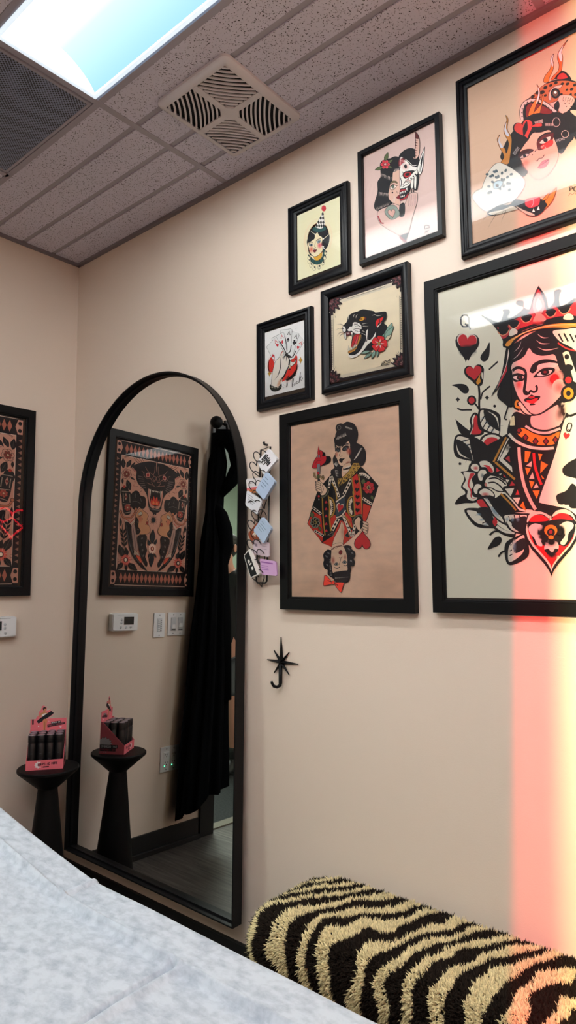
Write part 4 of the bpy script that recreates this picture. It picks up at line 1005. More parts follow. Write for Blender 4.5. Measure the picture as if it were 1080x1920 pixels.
# right hand and hanging heart
A.f(SK, T('640 1340 690 1285 720 1310 745 1360 800 1350 812 1400 808 1460 760 1480 700 1460 660 1410'), 5)
for k in range(4): A.e(SK, 780-k*4, 1362+k*34, 42, 17, 28, 5)
A.f('k', T('720 1330 750 1350 745 1400 720 1440 710 1380'), 0); A.l('k', 26, T('630 1380 622 1330 660 1280 720 1260 740 1290')); A.l('6b6a55', 16, T('630 1380 622 1330 660 1280 720 1260 740 1290'))
A.heart('d3343a', 740, 1590, 205, 255, 182, 6)
# upside-down head at the foot
A.org(570, 900, 6.75)
A.f('26242a', T('345 890 300 885 260 920 245 960 255 1010 245 1060 262 1120 300 1140 300 1190 330 1220 370 1250 400 1290 480 1300 540 1300 575 1260 575 1200 590 1150 590 1095 630 1090 640 1040 625 1000 645 960 640 915 600 880 600 850 560 832 520 835 490 850 420 850'), 5)
A.f(SK, T('352 870 400 840 485 835 520 880 540 940 550 1010 548 1080 545 1150 440 1160 368 1180 350 1100 342 1000 345 920'), 4)
A.f(SK, T('345 880 370 820 480 800 490 850 440 850 380 880'), 3); A.l('7a4a3c', 12, T('350 885 400 850 480 835'))
A.g('b85a4c', 368, 1020, 34, 66, a=.85); A.g('b85a4c', 520, 980, 26, 46, a=.8)
A.f('8a2a2c', T('440 930 450 900 470 890 485 910 478 940 458 948'), 3); A.l('k', 6, T('445 985 465 990 485 975')); A.l('k', 5, T('470 985 450 1060 440 1080'))
A.f('8d8f90', T('385 1070 410 1048 435 1065 410 1085'), 5); A.e('k', 410, 1066, 11); A.f('8d8f90', T('485 1045 515 1022 540 1045 515 1062'), 5); A.e('k', 515, 1043, 11); A.l('k', 9, T('385 1108 420 1120 455 1102')); A.l('k', 9, T('500 1082 525 1090 545 1080'))
A.f('26242a', T('368 1185 440 1160 548 1150 580 1180 572 1270 520 1302 440 1300 390 1270'), 3)
for k in range(16): A.l('d8cfc4', 6, [(395+k*11.5, 1235-k*.3), (393+k*12, 1258-k*2)], taper=1)
for k in range(12): A.l('b8b0a8', 4, [(322+k*.6, 1010+k*18), (338+k*1.2, 1014+k*18)])
for x, y in ((275, 970), (285, 1080), (300, 930), (560, 880), (600, 930), (585, 1030)):
    for k in range(4): A.l('a8a6a8', 4, [(x+k*7, y-14+k*3), (x+4+k*7, y+12+k*3)], taper=1)
A.f('d8402f', T('262 1210 300 1225 355 1300 340 1320 262 1338 245 1320 255 1260'), 6); A.f('d8402f', T('395 1300 500 1300 495 1340 472 1420 450 1410 405 1350'), 6); A.e('d8402f', 372, 1300, 18, 26, 0, 5); A.l('k', 8, T('300 1270 330 1285 350 1290')); A.l('k', 8, T('400 1310 430 1340'))
A.f('1a1a1e', T('305 700 372 660 372 715 360 712'), 4, 0, oc='c8b898'); A.f('1a1a1e', T('515 715 560 655 580 735'), 4, 0, oc='c8b898')
picture(A, (1.241, 1.727, 1.180, 1.808), (1.277, 1.684, 1.220, 1.7675), 'flat', M_satin, 'black framed kraft paper print of a two-headed playing card queen', pm=M_kraft)
# ---- large playing-card queen of hearts (runs out of the frame on the right)
def px(x, y, z):
    d = Vector((x, y, z))-CAM; q = d.dot(_w); return (540+FPX*d.dot(_r)/q, 960-FPX*d.dot(_u)/q)
def seen(x0, x1, z0, z1, y=-.009): return [px(x0, y, z1), px(x1, y, z1), px(x1, y, z0), px(x0, y, z0)]
BQ = (1.816, 2.374, 1.224, 2.061)
A = Art((0, 0, 1), seen(*BQ), BQ[1]-BQ[0], BQ[3]-BQ[2], 'f8f5e2')
A.org(840, 520, 4.5)
def U(t): return T(t)
def Lw(t): return T(t, 1260)
SKIN = 'f0cfc8'; CR = 'efeadb'
# plumage, stems and petals on the left
def mark(x, y, s=9): A.f('k', [(x, y-22), (x+s, y-8), (x+20, y), (x+s, y+8), (x, y+22), (x-s, y+8), (x-20, y), (x-s, y-8)], 0, 0)
A.text('Q', 108, 318, 68, 98, 13); A.l('k', 12, U('150 408 170 400 188 440'))
A.heart('k', 160, 576, 205, 262, 5); A.heart('r', 161, 562, 160, 210, 5); A.g('k', 165, 625, 82, 56, 0, a=.95, core=.5); A.f('k', U('100 618 225 600 205 640 172 700 140 655'), 0, 0)
A.heart('k', 160, 576, 205, 262, 5); A.heart('ead9cf', 158, 548, 172, 190, 5); A.heart('d02f3a', 161, 556, 158, 190, 5); A.f('k', U('85 600 130 588 180 586 230 560 238 575 205 640 172 705 130 655'), 0, 0); A.g('k', 160, 590, 80, 30, -4, a=.9)
A.f('k', U('348 548 352 600 345 670 322 705 290 708 272 680 285 645 320 600'), 0); A.l('k', 13, U('345 778 420 710'))
A.l('k', 18, U('258 915 265 990 262 1080 275 1180 290 1290')); A.l('k', 13, U('275 1030 290 975 320 945 355 918')); A.l('k', 14, U('200 1040 235 1075 280 1140'))
A.heart('k', 222, 812, 172, 190, -8); A.f('k', U('200 860 250 915 290 900 300 800 280 760'), 0); A.heart('d8343e', 218, 802, 134, 140, -8); A.f('k', U('215 880 240 850 280 800 300 800 292 880 258 912'), 0); A.f('e59c34', U('272 815 258 842 238 880 245 902 262 898 276 875 268 850'), 0); A.f(CR, U('284 800 280 830 292 862 296 820'), 0)
A.f('k', U('32 910 90 898 145 905 175 940 165 975 130 978 98 950 70 925'), 0); mark(82, 1030); mark(328, 1015); A.e('k', 393, 1086, 12); A.l('k', 13, U('78 1105 110 1118 160 1118 200 1118'))
A.e('k', 199, 1038, 40, 42); A.e('d8343e', 199, 1038, 25, 27)
A.f('k', U('62 1195 62 1195 130 1255 190 1300 240 1330 110 1320'), 0)
A.f('k', U('230 1140 200 1160 182 1210 190 1260 170 1330 190 1350 300 1320 280 1240 262 1170'), 0); A.f(CR, U('228 1158 208 1175 198 1215 208 1262 185 1325 205 1300 215 1215'), 0); A.f('d8343e', U('235 1165 215 1200 218 1260 195 1320 270 1318 282 1270 262 1200'), 0); 
# leaves: a dark blade with a pale rim and blue-grey hatching
def bleaf(x0, y0, x1, y1, w, side=1, tone='7f9fb4'):
    A.leaf('k', x0, y0, x1, y1, w*1.25); dx, dy = x1-x0, y1-y0
    A.leaf(CR, x0+dx*.06, y0+dy*.06, x1-dx*.03, y1-dy*.03, w*.98)
    A.leaf('1c2026', x0+dx*.1-dy*.12*w*side, y0+dy*.1+dx*.12*w*side, x0+dx*.9-dy*.12*w*side, y0+dy*.9+dx*.12*w*side, w*.62)
    q = math.hypot(dx, dy); nx, ny = -dy/q, dx/q
    for k in range(4):
        u = .25+.16*k; b = (x0+dx*u, y0+dy*u); e = (b[0]-nx*side*q*w*.44+dx*.12, b[1]-ny*side*q*w*.44+dy*.12)
        A.g(tone, (b[0]*2+e[0])/3, (b[1]*2+e[1])/3, q*.07, q*.05, 0, a=.75); A.l('k', 9, [b, e])
        e2 = (b[0]+nx*side*q*w*.46+dx*.1, b[1]+ny*side*q*w*.46+dy*.1); A.l('k', 7, [b, e2], taper=1)
bleaf(270, 1110, 430, 1330, .62, -1)
A.e('k', 370, 1400, 110, 90); A.e(CR, 370, 1402, 92, 76); A.e('d8343e', 370, 1410, 72, 62)
bleaf(60, 1330, 320, 1420, .0); 
# robe and shoulder mass
A.f('k', U('480 1330 560 1290 600 1250 980 1290 1090 1290 1090 2000 700 1960 640 1960 520 1900 470 1800 400 1720 230 1640 200 1540 330 1420 420 1370'), 0)
bleaf(70, 1332, 240, 1550, .66, 1); A.f('k', U('190 1340 330 1420 300 1520 230 1560 200 1480'), 0)
A.f('k', Lw('60 655 90 600 150 570 200 580 220 640 140 645'), 0)
# rose
A.f('k', Lw('108 380 165 370 180 320 215 300 255 305 270 275 320 270 360 290 395 330 400 390 370 420 330 470 330 560 300 600 240 640 180 635 140 600 145 550 110 510 135 450 130 410'), 0)
A.f(CR, Lw('130 388 180 385 230 395 200 440 215 500 190 540 215 590 250 600 220 625 180 618 158 590 165 540 125 505 150 450'), 0)
A.f('d8343e', Lw('190 395 225 398 195 440 180 490 200 540 205 600 250 598 215 608 190 590 190 545 165 490 175 440'), 0)
A.f(CR, Lw('190 350 205 318 245 315 265 345 255 378 220 375'), 4); A.g('d8343e', 235, 1610, 30, 22, a=.9)
A.f(CR, Lw('265 298 310 285 350 300 385 340 385 385 350 385 320 345 280 340'), 4); A.f('d8343e', Lw('300 325 345 330 375 365 378 385 350 382 325 345'), 0)
A.f(CR, Lw('250 400 275 365 315 365 328 395 300 410 290 455 262 450'), 5); A.g('3a5560', 290, 1672, 18, 26, a=.8)
A.f(CR, Lw('215 520 235 485 270 485 285 510 255 530 248 568 222 560'), 5)
A.f('k', Lw('265 545 300 515 350 525 390 560 395 600 360 610 300 600'), 0); A.f(CR, Lw('262 550 300 522 345 530 382 560 388 590 350 580 300 582 275 575'), 4); A.g('d8343e', 315, 1830, 42, 20, a=.85)
A.f('d8343e', Lw('240 630 290 610 330 650 335 695 285 690'), 5); A.l(CR, 9, Lw('240 640 280 688 330 692'))
# hand
A.f(CR, Lw('310 465 330 430 370 405 420 410 460 430 490 460 500 500 470 510 470 545 420 545 370 520 330 510'), 9)
for q in ('345 440 400 432 450 455 488 490', '338 475 390 470 440 500 470 540', '350 405 420 420 480 460'): A.l('k', 12, Lw(q))
A.f('d88a80', Lw('308 490 318 470 330 490 322 505'), 0)
A.f(CR, Lw('300 600 345 640 375 700 420 760 470 800 490 835 440 800 380 740 330 660'), 0); A.g('4f83a6', 395, 1975, 30, 90, -38, a=.8); A.g('4f83a6', 345, 1890, 18, 50, -38, a=.6); A.l('k', 14, Lw('300 590 340 590 400 640 460 760 490 830')); A.l('k', 14, Lw('290 600 340 670 380 745 440 800 500 830')); A.f('k', Lw('330 585 400 600 450 570 500 580 600 700 660 720 560 725 470 745 450 760 395 700 350 630'), 0)
# lower leaves
A.leaf('k', 140, 1960, 420, 2110, .5); A.leaf(CR, 160, 1968, 370, 2098, .36); A.f('1c2026', Lw('235 700 330 680 380 760 400 830 350 840 290 770'), 0)
for q in ('235 745 300 740', '265 780 320 775', '290 815 345 800'): A.l('k', 9, Lw(q))
for x, y in ((260, 2000), (285, 2045), (320, 2085)): A.g('7f9fb4', x, y, 26, 14, 0, a=.7)
A.leaf('d8343e', 398, 2100, 396, 2025, .55)
A.f('k', Lw('460 745 540 725 620 730 700 740 700 830 640 900 560 895 500 850 490 800'), 0); A.f(CR, Lw('475 755 540 742 600 745 665 748 640 790 560 800 540 840 600 890 540 870 505 820'), 0); A.f('1c2026', Lw('520 790 580 770 660 760 650 860 600 880 560 840'), 0)
for q in ('512 755 520 800', '560 745 568 790', '605 748 612 790'): A.l('k', 10, Lw(q))
for x in (500, 545, 590): A.g('7f9fb4', x, 2042, 18, 24, a=.7)
A.l('k', 46, Lw('400 840 470 890 570 920')); A.l(CR, 22, Lw('410 840 470 880 560 905'))
A.leaf('k', 510, 2425, 660, 2160, .72); A.leaf(CR, 518, 2400, 640, 2175, .5); A.f('1c2026', Lw('560 990 640 940 660 1010 600 1060 560 1060'), 0)
for q in ('525 1000 575 985', '522 1050 560 1030', '520 1090 545 1075'): A.l('k', 8, Lw(q))
A.g('7f9fb4', 560, 2270, 22, 60, 0, a=.6)
A.l('k', 16, Lw('352 915 390 885 440 885 480 905 560 915')); A.l('k', 15, Lw('425 1098 455 1060 500 1045')); A.f('k', Lw('335 1035 370 970 400 935 440 928 455 960 430 1000 385 1020'), 0); A.e('k', 102, 1573, 11)
# robe ornament
A.l('k', 44, Lw('380 290 440 190 500 90')); A.l('c98a3a', 16, Lw('385 300 440 190 492 88'), 0); A.l(CR, 9, Lw('420 290 470 180 510 100'), 0); A.f(CR, Lw('432 282 505 150 525 175 500 230 465 272 540 340 545 385'), 0, 0); A.g('2a2a2a', 505, 1440, 26, 34, a=.85); A.f('c03a42', Lw('482 268 520 245 526 302'), 0, 0)
A.l('c98a3a', 18, Lw('400 300 480 370 565 445'), 0); A.l('c98a3a', 16, Lw('445 565 520 640 575 705'), 0); A.l(CR, 12, Lw('482 560 550 630 608 705'), 0)
for t, c in (('408 345 440 370 410 385', 'r'), ('468 400 495 430 470 425', 'r'), ('488 445 520 450 500 475', CR), ('520 500 540 460 570 495', 'r'), ('482 525 560 518 530 590', CR), ('570 575 588 530 605 575', 'r'), ('545 600 612 598 590 655', CR), ('608 670 635 630 662 712', 'o'), ('430 400 455 395 445 410', CR)): A.f(c, Lw(t), 0, 0)
A.l('k', 52, Lw('600 170 608 300 640 480 690 610 745 700')); A.l('efd0c4', 27, Lw('600 175 608 300 640 480 690 610 740 700'))
for t, c in (('650 205 700 212 672 300 648 300', 'o'), ('660 330 708 290 705 340', 'efd0c4'), ('652 345 700 350 670 410', 'o'), ('685 440 715 385 730 440', 'efd0c4'), ('685 455 730 465 705 525', 'o'), ('720 522 745 478 768 512', 'efd0c4'), ('715 540 775 538 750 610', 'o'), ('762 228 798 232 775 290', 'o'), ('785 290 845 322 780 395', 'o'), ('785 405 815 440 798 440', 'o')): A.f(c, Lw(t), 0, 0)
A.l('d8282e', 22, Lw('725 222 735 330 765 430 790 490'))
# neck and collar
A.f('k', U('560 1140 700 1160 940 1040 990 1180 960 1310 900 1430 700 1440 560 1360 500 1310'), 0)
A.f(SKIN, U('705 1170 780 1160 880 1100 930 1080 960 1150 970 1200 930 1260 850 1290 760 1285 705 1250'), 0); A.g('3a1c1c', 955, 1140, 50, 90, 20, a=.9)
A.l('k', 50, U('660 1255 740 1300 840 1310 950 1275')); A.l('efd8d4', 20, U('655 1255 740 1302 840 1312 950 1275')); 
A.f('o', U('590 1280 640 1270 740 1320 850 1335 945 1300 915 1400 830 1420 740 1412 650 1370 590 1330'), 8)
for x, y in ((600, 1292), (655, 1352), (740, 1385), (828, 1385), (908, 1372)): A.diamond('k', x, y, 58, 72); A.diamond('8a2430', x, y, 34, 44)
A.l('k', 48, U('510 1315 570 1380 680 1430 800 1448 900 1440')); A.l(CR, 24, U('515 1322 575 1382 680 1430 800 1446 895 1440'))
# face and hair
A.f('k', U('520 580 560 560 800 430 1000 440 1090 560 1090 1010 1080 1000 980 1060 900 1000 760 900 560 1090 470 1060 415 990 470 860 500 720'), 0)
A.f(SKIN, U('685 600 720 640 780 662 840 660 900 655 930 740 960 800 985 870 990 920 985 960 950 1010 880 1080 800 1140 740 1160 690 1140 640 1080 590 1010 560 930 545 870 540 800 545 730 600 700 650 660'), 9)
A.f(SKIN, U('685 600 720 640 780 662 840 660 900 655 930 740 950 850 800 800 560 800 545 730 600 700 650 660'), 0)
for q in ('560 630 600 590 620 540', '545 695 590 660 635 595'): A.l('b8bcc0', 6, U(q), taper=2)
for q in ('755 478 800 510 850 510', '745 530 790 560 860 560', '755 590 820 615 900 605 935 595'): A.l('efcfc8', 9, U(q), taper=2)
A.g('e23038', 600, 905, 42, 58, a=.85); A.g('e8202a', 900, 860, 85, 95, 25, a=1, core=.45); A.g('d8303a', 940, 930, 60, 70, a=.7)
A.l('k', 24, U('545 790 580 765 625 770 655 800 655 880 645 960 660 985 690 975'))
A.l('k', 24, U('700 800 720 750 760 720 820 705 880 710 935 728')); A.f('k', U('700 800 720 750 770 715 860 700 880 712 780 740 745 790 720 810'), 0)
A.f('efe2dc', U('760 745 800 728 880 722 932 735 880 770 830 755 760 775'), 0)
A.f('k', U('720 845 770 790 820 765 890 765 905 785 880 815 820 840 770 840'), 0); A.f('f6ece8', U('752 825 790 795 830 785 878 785 860 815 800 832'), 0); A.e('k', 820, 802, 36, 26, -10); A.e('8a1f28', 820, 800, 14, 10)
A.f('k', U('540 830 575 810 610 812 650 830 640 870 600 880 560 880'), 0); A.f('f6ece8', U('550 845 590 830 640 838 625 862 585 868'), 0); A.e('k', 607, 848, 26, 22); A.e('6a1f28', 607, 846, 10, 8)
A.f('e6c8c0', U('552 800 590 785 632 795 650 815 600 805 560 815'), 0)
A.l('k', 17, U('655 960 680 978 700 958 725 970 750 955 752 925 740 915'))
A.f('k', U('640 1035 680 1010 705 990 730 1000 780 1005 760 1040 720 1060 740 1075 690 1080 700 1060 665 1055'), 0); A.f('e02c34', U('665 1040 700 1035 760 1020 735 1060 700 1065 675 1055'), 0); A.f('c0303a', U('680 1018 705 1002 735 1010 710 1024'), 0); A.l('k', 7, U('650 1038 700 1030 770 1010'))
A.l('k', 10, U('560 1000 600 1090 650 1150 720 1166 800 1145 900 1075 980 985'))
# veil on the left, earrings
A.f('k', U('495 590 530 600 520 720 470 880 380 990 375 985 450 830'), 0); A.f('f0e4dc', U('512 605 520 640 500 730 490 760 500 690'), 0, 0); A.f('d03040', U('500 740 500 790 415 945 440 880'), 0, 0); A.f('efe6dc', U('505 700 480 790 440 870 410 950 470 800'), 0)
A.l('k', 12, U('545 1000 520 1060 500 1120 480 1190 500 1200')); A.l('k', 40, U('590 1030 570 1060 575 1095 610 1110')); A.l('e6a038', 20, U('592 1038 574 1062 580 1092 610 1100'))
A.e('k', 1018, 980, 66, 70); A.e('f0a22e', 1018, 980, 44, 50); A.e('k', 1018, 980, 20, 24); A.e('k', 1018, 868, 46, 46); A.e('e03038', 1018, 868, 28, 28)
# crown
A.f('k', U('380 400 280 320 430 380 470 300 462 280 500 270 525 290 500 340 560 330 640 260 580 230 590 200 640 205 640 250 690 270 720 170 765 75 765 75 830 170 850 260 900 200 895 130 930 105 960 115 940 160 960 250 1090 180 1090 420 960 380 760 400 600 460 520 520 480 590 465 575 460 520'), 3)
A.f('c23440', U('420 420 440 480 470 520 540 470 620 430 720 400 850 380 960 370 1090 370 1090 200 1030 250 960 290 900 240 860 290 830 280 765 100 700 280 640 320 580 350 520 390 480 470'), 0)
A.f('d8a098', U('765 130 800 180 820 240 800 300 765 330 730 300 715 240 730 180'), 3); A.f('e8c8c0', U('765 175 790 210 800 250 765 290 740 250 745 205'), 3)
for x, y, r in ((470, 450, 50), (560, 395, 46), (665, 345, 48), (870, 300, 46), (985, 270, 50)): A.e('k', x, y, r, r*.75, -18); A.l('e59a78', 8, [(x-r, y+6), (x-r*.5, y+r*.7), (x, y+r*.8), (x+r*.6, y+r*.5), (x+r, y-8)])
A.f('k', U('500 500 600 440 740 390 860 350 960 330 1090 330 1090 400 960 390 800 400 640 450 540 520'), 0); A.f(CR, U('515 480 530 440 565 430 590 455 580 480 530 500'), 3); A.f(CR, U('975 355 985 320 1020 305 1055 320 1062 355 1020 362'), 3); A.f('e2a89c', U('720 375 765 300 830 350 800 375'), 0); A.g('d03a44', 765, 385, 55, 22, a=.8)
A.f('k', U('468 570 500 520 600 470 760 410 900 380 1090 375 1090 440 920 440 760 450 640 490 560 560 500 600'), 0)
A.f('f0a043', U('485 575 515 535 600 488 760 425 900 395 1090 390 1090 430 900 425 760 440 640 478 560 530 520 580'), 0); A.l('f8d8a0', 6, U('540 530 640 470 780 425 920 405 1080 402'))
# white feather at the right of the brow and the card she holds
A.f('k', U('880 450 1000 430 1100 440 1100 650 1040 620 960 580 910 520'), 0); A.f('f5e9e2', U('890 455 1000 440 1100 445 1100 620 1040 590 960 550 915 510'), 0); A.l('e03c3c', 12, U('930 555 1000 600 1080 622'))
for x, y in ((935, 478), (980, 475), (1030, 480), (1075, 490)): A.l('k', 14, [(x, y), (x+36, y+68)], 0)
A.f('f4efe0', U('965 640 1000 620 1025 630 1100 850 1100 900 1060 880 1030 770 990 740'), 6, 0); A.e('k', 1005, 672, 20, 22); A.f('k', U('985 760 1010 735 1050 745 1055 775 1020 810 1035 830 1000 820'), 0)
A.f('k', Lw('990 -90 1030 -100 1200 -60 1200 760 1000 740 760 660 780 560 900 240'), 0)
A.f('f4efe6', Lw('1010 -75 1040 -82 1200 -50 1200 740 1000 690 790 645 775 625 790 560 900 250 980 -40'), 0)
A.text('Q', 1015, 1228, 38, 70, 11, ux=(.96, .18), uy=(-.25, .97)); A.heart('d8323c', 1002, 1338, 56, 66, 12)
for x, y, s in ((1075, 1620, 1), (1060, 1860, 1)): A.heart('k', x, y, 210, 200, 205-10)
A.f('k', Lw('980 360 1010 310 1080 270 1150 240 1150 430 1050 430 1000 410'), 0); A.f('k', Lw('915 600 930 570 1000 540 1055 480 1120 560 1180 640 1150 680 1050 690 1020 660 1010 620 980 655 935 650'), 0)
# big heart with pansy
A.heart('k', 875, 2208, 470, 590, 0); A.heart(CR, 875, 2196, 432, 530, 0); A.heart('e4222a', 877, 2195, 396, 478, 0)
A.e('k', 760, 2040, 104, 66, -10); A.e('k', 985, 2040, 112, 66, 10); A.f(CR, Lw('670 810 690 740 770 715 850 745 855 775 800 740 730 750'), 0); A.f(CR, Lw('880 760 920 710 1000 700 1060 740 1080 800 1040 750 960 730'), 0); A.f('e0222c', Lw('690 800 720 755 790 745 855 785 800 800'), 0); A.f('e0222c', Lw('880 785 930 735 1000 735 1060 790 960 780'), 0)
A.f('k', Lw('670 830 720 805 800 820 870 790 950 800 1040 790 1080 850 1040 960 990 1010 940 1000 930 1050 880 1100 820 1050 810 1000 740 1000 710 930'), 0)
A.f('f3e6e2', Lw('685 850 730 818 790 830 800 860 760 880 780 950 800 1005 760 1000 730 940 695 900'), 0); A.f('f3ece2', Lw('945 835 1000 800 1055 815 1060 850 1020 900 1010 960 980 1000 950 980 990 920 990 860'), 0); A.f('f3dcdc', Lw('815 1035 830 980 880 960 930 985 935 1030 905 1030 880 1065 850 1030'), 0)
A.g('k', 800, 2160, 52, 68, -10, a=1, core=.5); A.g('k', 945, 2150, 52, 68, 10, a=1, core=.5); A.g('k', 875, 2235, 58, 46, 0, a=1, core=.5)
A.e('k', 870, 2140, 62, 62); A.e('f08a2c', 870, 2136, 55, 48); A.e('k', 872, 2152, 34, 34); A.e('a02838', 870, 2148, 16, 16); A.f('f08a2c', Lw('848 925 870 915 895 925 890 950 855 948'), 4); A.g('k', 885, 2345, 55, 32, 0, a=.95)
picture(A, (1.780, 2.410, 1.185, 2.098), BQ, 'flat', M_satin, 'largest black framed print, queen of hearts with crown and pansy heart')

# ---- woman with leopards and flames, top right
LQ = (1.9125, 2.510, 2.165, 2.623)
A = Art((0, 0, 1), seen(*LQ), LQ[1]-LQ[0], LQ[3]-LQ[2], 'd6b096')
A.org(880, 60, 5.055)
LS = 'e0ac94'
def flame(t, c='e0862c'): A.f('d8c8d0', T(t), 4)
A.f('k', T('480 800 483 720 520 660 600 600 680 520 760 470 860 450 960 455 1050 490 1080 560 1060 800 1000 960 960 1010 800 1060 640 960 520 840'), 4)
A.f('b8603a', T('560 640 620 580 690 510 770 475 860 460 960 465 1050 500 1060 580 990 640 960 700 880 790 820 750 740 690 660 660 600 650'), 3)
for x, y, r in ((600, 610, 22), (640, 575, 20), (690, 570, 26), (720, 525, 22), (770, 505, 18), (720, 600, 16), (660, 620, 16), (820, 480, 20), (880, 490, 18), (930, 490, 20), (970, 540, 20), (925, 545, 14), (1000, 500, 20), (1010, 590, 20), (960, 590, 14), (760, 560, 12), (870, 590, 16)): A.e('201816', x, y, r, r*.7, -30, n=8)
A.f('k', T('800 440 840 385 890 370 935 400 965 455 880 450'), 3); A.f('b82a28', T('830 440 860 395 900 390 930 430 880 445'), 0)
A.f('e8a89c', T('750 600 770 545 820 510 880 500 860 530 810 550 780 600 770 645 752 640'), 4); A.e('k', 815, 580, 46, 50); A.e('6a4a3c', 815, 580, 26, 30); A.e('w', 815, 572, 12)
A.f('d8a498', T('740 690 830 650 860 600 960 600 1000 640 980 690 940 740 870 790 840 740'), 4); A.f('k', T('800 700 840 650 855 700 830 760'), 0)
for k in range(5): A.l('k', 5, [(895+k*22, 610+k*5), (880+k*20, 660+k*8)], taper=1)
for k in range(6): A.e('k', 892+k*14, 650+(k % 3)*28, 5)
A.l('k', 38, T('500 830 495 740 530 670 620 645 720 680 820 760')); A.l('d8b8b0', 26, T('500 830 495 740 530 670 620 645 720 680 820 760'))
for x, y in ((500, 800), (498, 765), (502, 728), (520, 692), (550, 665), (585, 655), (620, 652), (655, 662), (690, 680), (722, 696), (752, 715), (782, 738)): A.e('k', x, y, 6)
A.f('7a1e1e', T('540 800 545 700 610 670 700 700 790 760 700 790 600 810'), 3)
A.f('d9742c', T('705 475 715 420 760 360 775 300 770 260 800 205 790 260 800 310 790 370 760 430 750 470'), 4); A.f('f0dadc', T('775 290 772 260 795 215 788 265 795 310 785 330'), 0)
A.f('d9602c', T('770 455 800 410 840 370 850 310 835 250 850 180 935 70 900 130 875 180 885 240 880 320 870 370 830 410 800 450'), 4); A.f('ead0d4', T('850 240 850 190 890 130 872 190 880 240 870 280'), 0)
A.f('d9742c', T('560 800 570 740 600 680 640 620 655 560 640 495 670 560 660 640 630 700 610 770 600 795'), 4); A.f('f0dadc', T('640 640 655 580 650 520 666 575 655 640 635 680'), 0); A.f('d9742c', T('610 770 640 730 680 680 690 600 700 640 680 720 660 780'), 4)
# hair, heart, face
A.f('1a1618', T('350 1250 300 1200 300 1160 340 1060 400 960 480 880 560 800 650 770 740 780 830 760 910 790 940 860 960 950 990 1000 940 1060 880 1150 840 1130 790 1050 700 940 600 960 560 1060 470 1150 560 1280 520 1370 440 1330'), 4)
A.f(LS, T('600 960 680 950 760 930 800 1000 840 1110 840 1200 800 1290 730 1370 640 1400 560 1330 500 1230 470 1160 520 1070 560 1020'), 4)
for k in range(9): A.l('c8a8a0', 5, [(720+k*10, 865), (722+k*10, 890)]); A.l('c8a8a0', 5, [(620+k*9, 850-k*3), (632+k*8, 880-k*2)])
for k in range(7): A.l('a8a0a0', 5, [(410+k*7, 1150-k*10), (440+k*6, 1165-k*10)]); A.l('a8a0a0', 5, [(820+k*12, 1020-k*3), (830+k*12, 1045-k*4)])
A.e('1a1618', 825, 855, 34, 42, 0, 5, oc='c8a8a0'); A.e('1a1618', 908, 968, 34, 34, 0, 5, oc='c8a8a0')
A.heart('k', 520, 920, 205, 212, -20); A.heart('c43a34', 520, 916, 180, 186, -20); A.leaf('k', 545, 845, 515, 995, .3); A.f('c43a34', T('585 900 630 870 680 865 690 890 660 900 620 900'), 3)
A.f('c07a34', T('300 1240 330 1180 290 1100 270 1050 265 1010 290 975 280 1020 300 1070 340 1110 350 1150 370 1090 370 1040 330 960 330 900 355 840 345 790 370 830 360 920 400 1000 400 1080 390 1160 370 1250'), 4)
A.f('c8c4d0', T('275 1040 285 990 290 1040 320 1090 300 1100'), 0); A.f('c8c4d0', T('332 920 352 860 350 920 380 980 360 990 340 960'), 0)
A.f('5a1e1e', T('640 1050 660 1000 720 960 790 950 800 980 780 1040 720 1100 660 1120 645 1090'), 3); A.f('e8c8b8', T('665 1050 710 1010 770 990 760 1030 700 1060'), 4); A.e('k', 722, 1025, 22, 20); A.f('d8302a', T('680 1080 780 1020 790 1070 700 1110'), 0); A.l('k', 10, T('650 1030 700 975 790 955'))
for x, y in ((690, 1090), (706, 1080), (722, 1096)): A.e('e8c8b8', x, y, 5)
A.f('3a1818', T('460 1190 480 1140 550 1110 610 1120 560 1160 500 1200'), 3); A.f('c8b8b0', T('480 1195 520 1160 570 1160 530 1190'), 4); A.e('k', 525, 1175, 16)
A.l('k', 6, T('630 1215 645 1225 660 1200 690 1195 712 1165')); A.f('c8485a', T('650 1290 690 1230 720 1215 755 1210 740 1260 700 1290'), 3); A.l('k', 5, T('655 1280 700 1250 755 1210'))
for x, y in ((625, 1130), (640, 1118), (600, 1165)): A.e('k', x, y, 5)
A.g('c86a5a', 540, 1250, 50, 60, a=.7)
# lower leopard
A.f('d8d0c4', T('120 1480 140 1420 200 1300 280 1240 400 1290 500 1370 530 1430 500 1510 420 1600 300 1640 160 1700 60 1620 30 1560 60 1510'), 4)
for k in range(24): A.e('4a5860', 170+(k*53 % 230), 1290+(k*37 % 210)+max(0, 120-(k*53 % 230))*.5, 17, 12, k*40, n=8)
A.f('a8bcc4', T('230 1440 270 1410 320 1420 300 1470 240 1490'), 5); A.e('k', 265, 1458, 16)
A.f('k', T('170 1720 220 1740 330 1700 430 1670 500 1700 560 1740 630 1745 700 1700 740 1630 720 1600 640 1580 540 1600 440 1590 380 1640 300 1640 220 1680'), 4)
A.f('c8b8a4', T('180 1720 240 1700 330 1680 400 1650 460 1680 390 1700 250 1735'), 0); A.f('c8b8a4', T('440 1650 520 1690 600 1720 620 1740 560 1735 500 1700'), 0); A.f('d8842c', T('700 1690 740 1640 720 1600 800 1500 830 1480 800 1580 750 1650'), 4); A.f('d8842c', T('690 1600 720 1560 760 1520 740 1580'), 4)
A.f('d03a48', T('530 1640 540 1590 620 1570 670 1570 660 1640 590 1670 560 1665'), 4); A.l('e89098', 8, T('600 1580 610 1620 590 1660'))
for x, y in ((610, 1700), (655, 1680)): A.f('w', [(x-14, y+10), (x+14, y+6), (x, y-26)], 0, 0)
